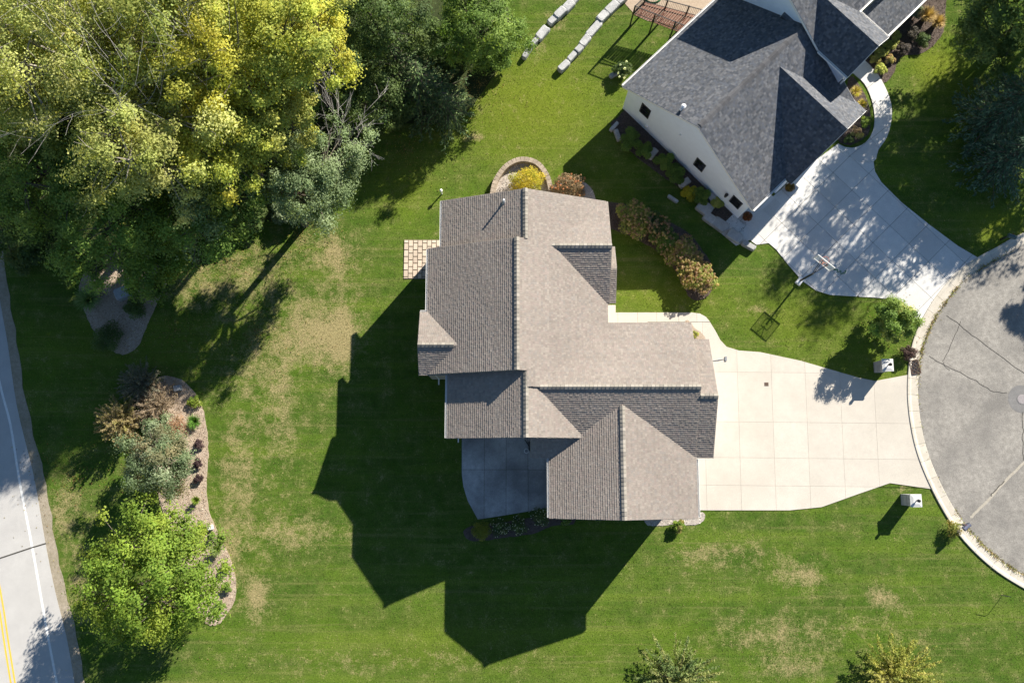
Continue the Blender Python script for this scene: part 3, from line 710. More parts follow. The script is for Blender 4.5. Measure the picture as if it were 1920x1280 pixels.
# bays
gable(house, O0, X, Y, 4.5, 6.36, 9.45, 13.0, 11.45, 5.5, 5.5, 6.25, seed=18, cap=None, inset=0.25, sinset=(0.3, 0.22), **kw)
gable(house, O0, X, -Y, -5.62, -2.9, -8.86, -5.0, -6.72, 5.62, 5.62, 6.52, seed=19, cap=(-5.62, -3.5), inset=0.3, sinset=(0.25, 0.3), gut=((-5.6, -5.2), None), **kw)
tA = (8.15 - 5.6) / (5.86 - 0.28); az = lambda x: 8.15 - tA * (x - 0.28)
pa = [Vector((3.1, 4.12, az(3.1))), Vector((3.1, 5.06, az(3.1))), Vector((0.86, 5.06, az(0.86))), Vector((0.86, 4.12, az(0.86)))]; pa += [p - UP * 0.2 for p in pa]
ra = mesh_obj("roof", pa, [(0, 1, 2, 3), (7, 6, 5, 4), (0, 4, 5, 1), (1, 5, 6, 2), (2, 6, 7, 3), (3, 7, 4, 0)], M["deck_sheath"], house)
shingle_mesh("shingles", [(pa[0] + UP * 0.004, Y, (pa[3] - pa[0]).normalized(), 0.94, (pa[3] - pa[0]).length)], TAN, ra, 0.138, 20, wr=(0.11, 0.20))
# stack pipe on the north slope
vp = P(945, 383, 7.0); zr_ = 7.90 - 0.446 * abs(vp.x - 0.79)
q = MB(); q.tube([(vp.x, vp.y, zr_ - 0.1), (vp.x, vp.y, zr_ + 0.55)], 0.06, 10); q.build("vent_pipe", M["white_pvc"], house)
q = MB(); q.tube([(vp.x, vp.y, zr_ - 0.02), (vp.x, vp.y, zr_ + 0.12)], [0.16, 0.07], 10); q.build("pipe_flashing", M["grey_metal"], house)
# downspouts
for x, y in ((-4.9, 5.35), (-3.55, 1.5), (2.5, -3.1), (-4.75, 12.5)):
    q = MB(); q.box((x, y, 2.75), (0.08, 0.1, 5.3)); q.box((x - 0.02, y - 0.2, 0.12), (0.08, 0.45, 0.08)); q.build("downspout", M["trim"], house)
q = MB(); q.tube([(-4.0, 4.72, 5.42), (-3.55, 4.35, 5.2), (-3.42, 4.25, 4.7)], 0.05, 6); q.build("downspout", M["trim"], house)
# windows and doors (mostly out of the drone's view, under the eaves)
for y in (6.0, 10.5): 
    for z in (1.5, 4.3): window(house, (-4.77, y + (0.0 if y > 7 else 3.2), z), Y, mX, 1.5, 1.35, (2, 2))
for x in (-2.0, 3.0): window(house, (x, 15.63, 4.0), X, Y, 1.4, 1.4, (2, 2))
for x in (-1.6,): window(house, (x, 1.5, 4.1), X, -Y, 1.6, 1.4, (2, 2))
for x in (5.0, 8.0): window(house, (x, -3.17, 4.0), X, -Y, 1.4, 1.4, (2, 2))
def garage_door(house, c, wdir, ndir, w, h):
    wdir = Vector(wdir); ndir = Vector(ndir); c = Vector(c); q = MB(); t = 0.09
    q.box(c + UP * (h / 2 + t / 2) + ndir * 0.015, (w + 2 * t, 0.06, t), wdir, ndir)
    for s in (-1, 1): q.box(c + wdir * s * (w / 2 + t / 2) + ndir * 0.015, (t, 0.06, h), wdir, ndir)
    d = q.build("garage_door", M["trim"], house)
    for i in range(4):
        for j in range(4):
            g = MB(); g.box(c + wdir * (-w / 2 + w * (i + .5) / 4) + UP * (-h / 2 + h * (j + .5) / 4) + ndir * 0.012, (w / 4 - 0.02, 0.02, h / 4 - 0.02), wdir, ndir); g.build("panel", M["siding_white"], d)
garage_door(house, (11.68, 3.6, 1.2), Y, X, 4.8, 2.3)
garage_door(house, (10.51, -1.6, 1.2), Y, X, 2.6, 2.3)
q = MB(); q.box((0.6, 1.64 + 0.0, 1.1), (1.7, 0.05, 2.1)); 
q.build("patio_door", M["glass"], house)
q = MB(); q.box((5.455, 10.9, 2.5), (0.05, 1.0, 2.1)); q.build("front_door", M["terracotta"], house)

# --- the white neighbour house
nh = thing("house", (ON + E1 * 6).to_tuple(), "white house with charcoal shingle roof set at an angle", "house")
kn = dict(palette=CHAR, capmat="cap_dark", sheath="deck_sheath_dark", wallmat="siding_white", exposure=0.143, thick=(0.005, 0.009), wr=(0.10, 0.22), patch=0.05)
TN = 3.3 / 5.98
gable(nh, ON, E1, E2, 0.0, 10.2, -5.98, 5.98, 0.0, 3.3, 3.3, 6.6, seed=31, cap=(0.15, 9.3), raise_=0.03, capw=0.17, lap=0.005, gut=((0.05, 9.3), (0.05, 3.1)), inset=0.35, sinset=(0.28, 0.3), **kn)
# cross gable over the garage: ridge along E2, across E1
gable(nh, ON, E2, E1, 0.4, 6.52, 3.16, 10.42, 6.78, 3.3, 3.3, 6.2, seed=32, cap=None, inset=0.33, gut=(None, None), **kn)
# taller block behind
gable(nh, ON, E1, E2, 9.50, 26.0, -6.2, 1.66, -2.2, 6.0, 6.0, 8.15, seed=33, cap=None, inset=0.33, sinset=(0.22, 0.3), gut=(None, (13.35, 25.9)), **kn)
gable(nh, ON, E2, E1, -1.6, 4.20, 9.49, 13.32, 11.40, 6.0, 6.0, 7.42, seed=34, cap=None, inset=0.30, sinset=(0.2, 0.25), gut=((1.7, 4.2), (1.8, 4.2)), **kn)
# porch roof: single slope with its own shingles and gutter
a = ON + E1 * 13.35 + E2 * 3.92 + UP * 3.5; L = 12.0; up = (-E2 * 2.2 + UP * 1.0)
v = [a, a + E1 * L, a + E1 * L + up, a + up]; v += [p - UP * 0.18 for p in v]
pr = mesh_obj("porch_roof", v, [(0, 1, 2, 3), (7, 6, 5, 4), (0, 4, 5, 1), (1, 5, 6, 2), (2, 6, 7, 3), (3, 7, 4, 0)], M["deck_sheath_dark"], nh)
shingle_mesh("shingles", [(a + UP * 0.004, E1, up.normalized(), L, up.length)], CHAR, pr, 0.143, 35, wr=(0.10, 0.22), thick=(0.005, 0.009), patch=0.05)
q = MB(); q.box(a + E1 * L / 2 + E2 * 0.06 - UP * 0.06, (L, 0.12, 0.13), E1, E2); q.build("gutter", M["trim"], nh)
q = MB(); q.box(ON + E1 * 19.3 + E2 * 3.4 + UP * 1.6, (11.6, 0.2, 3.1), E1, E2); q.build("wall", M["siding_white"], nh)
# downspout and return at the corner of the upper cross gable
q = MB(); c = ON + E1 * 9.62 + E2 * 4.12
q.box(c + UP * 5.3, (0.09, 0.09, 1.0), E1, E2); q.box(c + UP * 5.75 - E2 * 0.25, (0.09, 0.5, 0.09), E1, E2); q.build("downspout", M["white_pvc"], nh)
# gable wall openings seen from above: wall plane at s = 0.28
def on_gable(u, v_, s=0.28):
    lo, hi = 0.0, 7.0
    for _ in range(40):
        z = (lo + hi) / 2; p = P(u, v_, z); sv = (p - ON).dot(E1)
        if sv > s: lo = z
        else: hi = z
    return P(u, v_, z)
for (u, v_, w, h) in ((1210, 208, 0.82, 1.25), (1312, 309, 0.82, 1.2)):
    window(nh, on_gable(u, v_), E2, -E1, w, h, (1, 2), mat="black_metal")
c = on_gable(1380, 379); c.z = max(c.z, 1.05)
window(nh, c, E2, -E1, 0.85, 1.15, (1, 1), mat="black_metal")
for (u, v_, r_) in ((1213, 236, 0.11), (1276, 252, 0.06)):
    c = on_gable(u, v_); q = MB(); q.tube([c, c - E1 * 0.12], [r_, r_ * 0.9], 10); q.build("wall_vent", M["white_pvc"], nh)
c = on_gable(1364, 364); q = MB(); q.tube([c, c - E1 * 0.10 + UP * 0.02], [0.10, 0.10], 10); q.tube([c - E1 * 0.16 - UP * 0.18, c - E1 * 0.16 + UP * 0.16], [0.09, 0.12], 8); q.build("wall_lamp", M["black_metal"], nh)
# flue on the rear slope
fp = P(1279, 205, 5.6); sl = (fp - ON).dot(E1); wl_ = (fp - ON).dot(E2); zf = 6.6 - TN * abs(wl_)
q = MB(); q.tube([fp - UP * (fp.z - zf + 0.1), fp + UP * (zf + 0.35 - fp.z)], 0.09, 10); q.tube([fp + UP * (zf + 0.33 - fp.z), fp + UP * (zf + 0.40 - fp.z), fp + UP * (zf + 0.46 - fp.z)], [0.13, 0.16, 0.05], 10)
q.tube([fp + UP * (zf + 0.12 - fp.z), fp + UP * (zf + 0.2 - fp.z) - E1 * 0.25 + E2 * 0.0], 0.08, 8); q.build("flue", M["white_pvc"], nh)
# garage door and front windows of the white house (face away from the drone)
garage_door(nh, ON + E1 * 6.8 + E2 * 6.29 + UP * 1.25, E1, E2, 4.9, 2.4)
window(nh, ON + E1 * 11.4 + E2 * 3.97 + UP * 3.6, E1, E2, 1.5, 1.4, (2, 2))
window(nh, ON + E1 * 1.8 + E2 * 5.65 + UP * 1.7, E1, E2, 1.2, 1.2, (2, 2))

# ------------------------------------------------------------------ vegetation
G_YEL = [(0.33, 0.335, 0.055), (0.29, 0.32, 0.055), (0.25, 0.295, 0.055), (0.38, 0.345, 0.05), (0.21, 0.26, 0.055)]
G_OLIVE = [(0.25, 0.275, 0.065), (0.20, 0.235, 0.055), (0.30, 0.31, 0.085), (0.16, 0.20, 0.05), (0.34, 0.32, 0.075)]
G_PALE = [(0.34, 0.355, 0.11), (0.285, 0.315, 0.09), (0.39, 0.39, 0.14), (0.22, 0.255, 0.07)]
G_GREY = [(0.15, 0.19, 0.105), (0.115, 0.16, 0.08), (0.20, 0.235, 0.145), (0.09, 0.13, 0.06)]
G_DARK = [(0.06, 0.10, 0.028), (0.08, 0.12, 0.032), (0.045, 0.078, 0.025), (0.10, 0.135, 0.04)]
G_MID = [(0.095, 0.16, 0.03), (0.125, 0.195, 0.04), (0.075, 0.13, 0.025), (0.16, 0.22, 0.045)]
G_MAPLE = [(0.125, 0.195, 0.025), (0.105, 0.17, 0.022), (0.16, 0.22, 0.03), (0.088, 0.145, 0.02), (0.18, 0.215, 0.03)]
G_SPRUCE = [(0.04, 0.08, 0.045), (0.06, 0.105, 0.06), (0.032, 0.062, 0.034), (0.08, 0.125, 0.075)]
G_CEDAR = [(0.045, 0.08, 0.03), (0.065, 0.105, 0.035), (0.12, 0.16, 0.06), (0.04, 0.065, 0.025)]
G_BROWN = [(0.19, 0.135, 0.075), (0.14, 0.10, 0.055), (0.24, 0.175, 0.10), (0.11, 0.085, 0.045)]
G_TAN = [(0.33, 0.24, 0.10), (0.27, 0.19, 0.075), (0.38, 0.29, 0.14)]
G_GOLD = [(0.36, 0.30, 0.022), (0.28, 0.26, 0.022), (0.19, 0.22, 0.02), (0.42, 0.33, 0.03)]

LEAF_GAIN = 1.5; LEAFN = 2.7; LEAFS = 0.84; CLUMPS = 0.92; NCL = 1.9
def pick(pal, n, r, jit=0.22):
    pal = np.array(pal); c = pal[r.integers(0, len(pal), n)]
    return c * LEAF_GAIN * (1 + r.uniform(-jit, jit, (n, 1)))

def tree(name, label, group, base, cc, rx, ry, rz, pal, n_cl, n_lf, leaf=0.17, seed=0, trunk=0.22, bark="bark", pal2=None, sunny=0.0, clump=0.22, bare=0, aspect=0.62, cat="tree", low=-0.55, lumpy=1.0, hollow=0.5):
    """trunk with limbs to every clump of the crown; the crown is leaf-sized faces gathered in clumps"""
    r = np.random.default_rng(seed); base = Vector(base); cc = Vector(cc)
    t = thing(name, base, label, cat, group)
    n_cl = int(n_cl * NCL)
    # clump centres: inside an uneven ellipsoid
    k = np.arange(n_cl) + 0.5; zz = 1 - (1 - low) * k / n_cl; ph = k * 2.399963 + r.uniform(0, 6.28)
    d = np.stack([np.sqrt(np.maximum(0, 1 - zz ** 2)) * np.cos(ph), np.sqrt(np.maximum(0, 1 - zz ** 2)) * np.sin(ph), zz], 1) + r.normal(0, 0.13, (n_cl, 3))
    lump = 1 + lumpy * 0.16 * np.sin(2 * ph + r.uniform(0, 6)) + lumpy * 0.14 * np.sin(3 * ph + r.uniform(0, 6)) + lumpy * 0.10 * np.sin(5 * ph + r.uniform(0, 6))
    rad = (hollow + (1 - hollow) * r.random(n_cl) ** 0.6) * lump
    cl = np.array(cc) + d * rad[:, None] * np.array([rx, ry, rz])
    cr = CLUMPS * clump * (rx + ry) / 2 * r.uniform(0.65, 1.35, n_cl)
    # limbs
    q = MB(); fork = base.lerp(cc, 0.42); fork.z = max(base.z + 0.8, cc.z - rz * 0.75)
    mid = base.lerp(fork, 0.5) + Vector((r.uniform(-.15, .15), r.uniform(-.15, .15), 0))
    q.tube([base - UP * 0.1, base + UP * 0.25, mid, fork], [trunk * 1.35, trunk * 1.05, trunk * 0.9, trunk * 0.75], 8)
    nm = max(3, min(7, n_cl // 10)); mains = []
    for i in range(nm):
        a = 2 * math.pi * i / nm + r.uniform(-.3, .3); e = Vector(cc) + Vector((rx * 0.45 * math.cos(a), ry * 0.45 * math.sin(a), rz * r.uniform(-.1, .45)))
        m1 = fork.lerp(e, 0.5) + Vector((0, 0, -0.08 * rz)); q.tube([fork, m1, e], [trunk * 0.6, trunk * 0.42, trunk * 0.2], 6); mains.append((m1, e))
    for i in range(n_cl):
        c = Vector(cl[i]); src = min((x for p in mains for x in p), key=lambda p: (p - c).length)
        m1 = src.lerp(c, 0.55) + Vector((r.uniform(-.1, .1), r.uniform(-.1, .1), 0.06)) * rx * 0.3
        q.tube([src, m1, c], [trunk * 0.2, trunk * 0.13, trunk * 0.05], 4, False)
        for _ in range(bare):
            e = c + Vector(r.normal(0, 1, 3)).normalized() * cr[i] * 1.25; q.tube([c, c.lerp(e, .5) + Vector(r.normal(0, .06, 3)), e], [trunk * 0.07, trunk * 0.05, 0.008], 3, False)
    q.build("trunk", M[bark], t)
    # leaves
    wgt = cr ** 2 / np.sum(cr ** 2); cnt = np.maximum(20, (wgt * n_lf * LEAFN).astype(int)); own = np.repeat(np.arange(n_cl), cnt); n = len(own)
    dd = r.normal(size=(n, 3)); dd /= np.linalg.norm(dd, axis=1, keepdims=True); rr = r.random((n, 1)) ** 0.45
    # twig-scale grouping: leaves gather on sprays inside the clump
    spray = r.normal(size=(n_cl, 14, 3)); spray /= np.linalg.norm(spray, axis=2, keepdims=True)
    sp = spray[own, r.integers(0, 14, n)]; dd = dd * 0.55 + sp * 0.75
    off = dd * rr * cr[own][:, None] * np.array([1.1, 1.1, 0.8]) * (1 + 0.35 * r.random((n, 1)) ** 3)
    Cc = cl[own] + off
    out = Cc - np.array(cc); out /= np.maximum(np.linalg.norm(out, axis=1, keepdims=True), 1e-6)
    dn = off / np.maximum(np.linalg.norm(off, axis=1, keepdims=True), 1e-6)
    Nn = out * 0.4 + dn * 0.45 + np.array([0, 0, 0.45]) + r.normal(0, 0.36, (n, 3))
    tone = r.uniform(0.82, 1.18, n_cl)
    ccol = pick(pal, n_cl, r, 0.1)
    if pal2 is not None:
        sel = r.random(n_cl) < 0.25; ccol[sel] = pick(pal2, int(sel.sum()), r, 0.1)
    col = ccol[own] * 0.6 + pick(pal, n, r, 0.15) * 0.4
    col = col * tone[own][:, None] * r.uniform(0.85, 1.15, (n, 1))
    quads("crown", Cc, Nn, leaf * LEAFS * r.uniform(0.65, 1.35, n), col, M["leaf"], t, aspect, r=r)
    return t

def tree_px(name, label, group, u, v, r_px, zc, rz, pal, n_cl, n_lf, base_px=None, squash=1.0, **kw):
    cc = P(u, v, zc); k = (CAMH - zc) / FPX * 1.02; rx = r_px * k
    b_ = P(*base_px) if base_px else Vector((cc.x * 0.97, cc.y * 0.97, 0))
    return tree(name, label, group, (b_.x, b_.y, 0), cc, rx, rx * squash, rz, pal, n_cl, n_lf, **kw)

WG = "trees of the wood at upper left"
tree_px("woodland_tree", "tall pale olive tree with grey limbs in the upper left corner", WG, 95, 75, 190, 13.0, 4.6, G_PALE, 46, 15000, base_px=(430, 300), seed=1, trunk=0.34, bark="bark_pale", pal2=G_YEL, bare=3, leaf=0.16, clump=0.19)
tree_px("woodland_tree", "olive green tree at the top edge left of the yellow one", WG, 320, 40, 155, 12.5, 4.4, G_OLIVE, 40, 13000, base_px=(470, 240), seed=2, trunk=0.30, pal2=G_YEL, bare=1, clump=0.20)
tree_px("woodland_tree", "large bright yellow tree at the top of the wood", WG, 470, 95, 140, 11.5, 4.2, G_YEL, 44, 17000, base_px=(560, 250), seed=3, trunk=0.3, pal2=G_OLIVE, clump=0.20)
tree_px("woodland_tree", "yellow tree whose rounded crown juts over the dark gap", WG, 578, 82, 80, 12.0, 3.0, G_YEL, 26, 7500, base_px=(620, 200), seed=4, trunk=0.24, clump=0.24)
tree_px("woodland_tree", "pale olive tree in the middle of the wood", WG, 285, 265, 135, 10.8, 4.0, G_PALE, 40, 14000, base_px=(360, 370), seed=5, trunk=0.28, bark="bark_pale", pal2=G_OLIVE, bare=2, clump=0.20)
tree_px("woodland_tree", "dark green tree at the left edge of the wood", WG, 60, 300, 140, 7.6, 3.4, G_MID, 36, 12000, base_px=(150, 380), seed=6, trunk=0.26, pal2=G_MID, clump=0.21)
tree_px("woodland_tree", "small golden yellow tree beside the grey green one", WG, 425, 270, 95, 10.0, 3.4, G_YEL, 28, 8500, base_px=(425, 345), seed=7, trunk=0.2, pal2=G_OLIVE, clump=0.23)
tree_px("woodland_tree", "grey green tree standing at the edge of the lawn", WG, 578, 335, 98, 6.6, 2.1, [(0.165, 0.215, 0.105), (0.125, 0.175, 0.08), (0.20, 0.245, 0.13), (0.10, 0.145, 0.065)], 44, 13500, base_px=(572, 420), seed=8, trunk=0.24, clump=0.20, leaf=0.14, hollow=0.35)
tree_px("woodland_tree", "dark green tree on the lawn side of the wood", WG, 385, 385, 105, 6.4, 3.0, G_MID, 34, 11000, base_px=(385, 405), seed=9, trunk=0.2, pal2=G_GREY, clump=0.22)
tree_px("woodland_tree", "deep green tree above the shaded island bed", WG, 205, 395, 120, 7.4, 3.2, G_MID, 34, 11500, base_px=(270, 430), seed=10, trunk=0.2, pal2=G_MID, clump=0.22)
tree_px("woodland_tree", "bright mid green tree at the top edge above the lawn", WG, 900, 48, 88, 4.6, 2.8, G_MID, 36, 12000, base_px=(900, 95), seed=11, trunk=0.24, clump=0.22, leaf=0.2, aspect=0.4)
tree_px("woodland_tree", "olive tree with loose crown left of the pale one", WG, 30, 180, 120, 10.0, 3.5, G_OLIVE, 34, 10500, base_px=(150, 320), seed=12, trunk=0.26, pal2=G_PALE, bare=2, clump=0.2)
tree_px("woodland_tree", "dim green tree at the top edge in the dark gap", WG, 715, 30, 90, 5.5, 2.6, G_DARK, 28, 8000, base_px=(735, 130), seed=13, trunk=0.2, clump=0.23)
tree_px("woodland_tree", "ochre and green tree between yellow and grey green crowns", WG, 505, 225, 80, 9.0, 2.4, G_OLIVE, 26, 8500, base_px=(490, 330), seed=14, trunk=0.2, pal2=G_YEL, clump=0.23)
tree_px("woodland_tree", "small mid green tree with yellow tips over the island bed", WG, 285, 490, 58, 3.6, 1.7, G_MID, 24, 6500, base_px=(300, 505), seed=15, trunk=0.12, pal2=G_MAPLE, clump=0.26)
tree_px("woodland_tree", "low dim tree in the shadow under the yellow crowns", WG, 690, 190, 70, 3.2, 1.8, G_DARK, 22, 6500, base_px=(700, 215), seed=16, trunk=0.14, clump=0.27)
tree_px("woodland_tree", "green tree filling the far left below the corner", WG, 130, 185, 105, 9.0, 3.0, G_OLIVE, 30, 9500, base_px=(230, 310), seed=17, trunk=0.24, pal2=G_PALE, bare=1, clump=0.21)
tree_px("woodland_tree", "dark tree low down at the left edge by the road", WG, 20, 400, 80, 3.6, 2.0, G_DARK, 26, 7500, base_px=(60, 430), seed=18, trunk=0.18, clump=0.24)
tree_px("woodland_tree", "yellow green tree filling the top edge between olive and yellow crowns", WG, 400, 150, 105, 10.5, 3.2, G_YEL, 32, 10500, base_px=(500, 280), seed=22, trunk=0.26, pal2=G_OLIVE, clump=0.22)
tree_px("woodland_tree", "olive tree in the middle of the wood below the top edge", WG, 230, 140, 105, 10.0, 3.2, G_OLIVE, 32, 10500, base_px=(340, 290), seed=23, trunk=0.26, pal2=G_YEL, clump=0.22, bare=1)
tree_px("woodland_tree", "mid green tree deep in the wood beside the pale one", WG, 165, 300, 95, 7.6, 3.0, G_MID, 30, 9000, base_px=(230, 370), seed=24, trunk=0.22, pal2=G_OLIVE, clump=0.23)
# trees beyond the frame that shade the road and the wood's edge
tree_px("maple_tree", "broad bright green maple standing in the wood chip bed", None, 278, 1074, 116, 4.4, 3.2, G_MAPLE, 75, 17000, base_px=(335, 1062), seed=21, trunk=0.18, clump=0.17, leaf=0.18, hollow=0.45, squash=1.1, lumpy=0.45, low=-0.75)

def conifer(name, label, group, base, h, rad, pal, seed, tiers=15, br=11, leaf=0.26, tiltv=(0, 0), droop=0.25, dens=16, cat="conifer tree", z0=0.6, wave=0.2):
    r = np.random.default_rng(seed); base = Vector(base); t = thing(name, base, label, cat, group)
    top = base + Vector((tiltv[0], tiltv[1], h)); q = MB(); q.tube([base - UP * 0.1, base.lerp(top, 0.5), top], [0.05 + h * 0.016, h * 0.011, 0.015], 7)
    Cs = []; Ns = []; Ts = []
    for k in range(tiers):
        f = (k + 0.5) / tiers; c = base.lerp(top, z0 / h + (1 - z0 / h) * f); R = rad * (1 - f) ** 0.8 + 0.12
        nb = max(4, int(br * (1 - 0.55 * f)))
        for j in range(nb):
            a = 2 * math.pi * (j + 0.5 * (k % 2)) / nb + r.uniform(-.2, .2); L = R * r.uniform(1 - wave * 1.4, 1 + wave)
            d = Vector((math.cos(a), math.sin(a), 0)); pts = [c, c + d * L * 0.5 - UP * L * droop * 0.35, c + d * L - UP * L * droop * 0.8 + UP * L * 0.06]
            q.tube(pts, [0.035, 0.022, 0.008], 3, False)
            nl = max(4, int(dens * L)); s = r.random(nl) ** 0.8; side = r.uniform(-1, 1, nl)
            p = np.array([pts[0].lerp(pts[1], x * 2) if x < .5 else pts[1].lerp(pts[2], x * 2 - 1) for x in s])
            lat = np.array([-d.y, d.x, 0]); spread = 0.32 * L * (1.05 - s) * 0.9 + 0.05
            p = p + lat * (side * spread)[:, None] + r.normal(0, 0.04, (nl, 3))
            Cs.append(p); Ns.append(np.tile([0, 0, 1.0], (nl, 1)) + np.array(d) * 0.25 + r.normal(0, 0.35, (nl, 3)))
            Ts.append(np.array(d)[None] * 0.8 + lat[None] * side[:, None] * 0.8 + r.normal(0, .15, (nl, 3)))
    q.build("trunk", M["bark"], t)
    Cc = np.concatenate(Cs); n = len(Cc)
    quads("crown", Cc, np.concatenate(Ns), leaf * r.uniform(0.7, 1.3, n), pick(pal, n, r, 0.3), M["needle"], t, 0.34, T=np.concatenate(Ts), r=r, fold=0.05)
    return t
def con_px(name, label, group, u, v, z, h, rad, pal, seed, **kw):
    p = P(u, v, z); return conifer(name, label, group, (p.x, p.y, 0), h, rad, pal, seed, **kw)
con_px("cedar_tree", "dark cedar with long ragged branches in the shade", "cedars beside the lawn", 790, 165, 2.5, 6.0, 2.6, G_CEDAR, 41, tiers=17, br=10, wave=0.45, leaf=0.24, dens=20)
con_px("cedar_tree", "dark cedar with pale branch tips reaching over the lawn", "cedars beside the lawn", 836, 205, 1.6, 4.2, 2.2, G_CEDAR, 42, tiers=13, br=10, wave=0.5, leaf=0.22, dens=22)
con_px("cedar_tree", "narrow dark cedar between the yellow trees and the lawn", "cedars beside the lawn", 745, 120, 2.5, 6.0, 2.2, G_CEDAR, 43, tiers=16, br=9, wave=0.4, leaf=0.24)
con_px("spruce_tree", "large blue green spruce at the right edge of the photograph", "conifers at the right edge", 1888, 205, 3.0, 9.5, 3.0, G_SPRUCE, 44, tiers=18, br=13, leaf=0.26, dens=20)
con_px("spruce_tree", "lower blue green spruce below the large one", "conifers at the right edge", 1885, 300, 2.0, 6.5, 2.6, G_SPRUCE, 45, tiers=14, br=12, leaf=0.25, dens=20)
tree_px("shade_tree", "dim green tree at the top right corner", None, 1870, 45, 85, 5.0, 2.6, G_DARK, 30, 9000, base_px=(1840, 110), seed=46, trunk=0.2, clump=0.23, pal2=G_MID)
# big trees just outside the frame to the right: their shade falls over driveway, lawn and street
for (x, y, zc, rx, rz, sd, lb) in ((34.8, 28.9, 9.4, 4.6, 3.3, 51, "tallest leafy tree beyond the top right corner shading the driveway"),
                                   (40.2, 26.4, 6.8, 3.6, 2.6, 52, "broad leafy tree beyond the right edge shading the side lawn"),
                                   (43.4, 18.6, 6.2, 1.5, 1.4, 53, "small rounded tree beyond the right edge near the street"),
                                   (42.0, 35.0, 8.0, 4.4, 3.6, 54, "leafy tree far beyond the top right corner")):
    tree("shade_tree", lb, "trees beyond the right edge", (x - 0.3, y - 0.2, 0), (x, y, zc), rx, rx, rz, G_DARK, 36, 7000, seed=sd, leaf=0.24, clump=0.24, trunk=0.3)

# dead bare tree at the wood's edge
def dead_tree(name, label, base, tips, seed, r0=0.09):
    r = random.Random(seed); base = Vector(base); t = thing(name, base, label, "dead tree"); q = MB(); tw = MB()
    def grow(mbx, p, d, L, rad, lvl):
        pts = [p]; rr = [rad]; dd = d.copy()
        for i in range(4):
            dd = (dd + Vector((r.uniform(-.22, .22), r.uniform(-.22, .22), r.uniform(-.16, .16)))).normalized(); p = p + dd * L / 4; pts.append(p); rr.append(max(0.006, rad * (1 - 0.2 * (i + 1))))
        mbx.tube(pts, rr, 5 if lvl < 2 else 3, False)
        if lvl < 4:
            for k in range(4 if lvl else 3):
                i = r.choice((1, 2, 3, 4)); ax_ = Vector((r.uniform(-1, 1), r.uniform(-1, 1), r.uniform(-.35, .5))).normalized()
                grow(tw, pts[i], (dd * 0.9 + ax_ * 0.65).normalized(), L * r.uniform(.5, .72), max(0.008, rr[i] * .6), lvl + 1)
    fork = base + Vector((0, 0, 3.5)); q.tube([base - UP * .1, base + UP * 1.8, fork], [r0 * 1.5, r0 * 1.2, r0], 6)
    for u, v, z in tips:
        e = P(u, v, z); d = e - fork; grow(q, fork, d.normalized(), d.length, r0 * 0.8, 1)
    q.build("trunk", M["dead_wood"], t); tw.build("twigs", M["dead_wood"], t)
bp = P(618, 352)
dead_tree("dead_tree", "bare grey dead tree with fine twigs at the wood edge", (bp.x, bp.y, 0), [(650, 262, 6.0), (660, 296, 5.4), (645, 215, 6.6)], 5, 0.05)

bp2 = P(415, 270)
dead_tree("leaning_tree", "pale leaning tree with bare limbs rising through the olive crowns", (bp2.x, bp2.y, 0), [(150, 70, 14.0), (235, 60, 14.0), (330, 175, 11.5)], 9, 0.24)
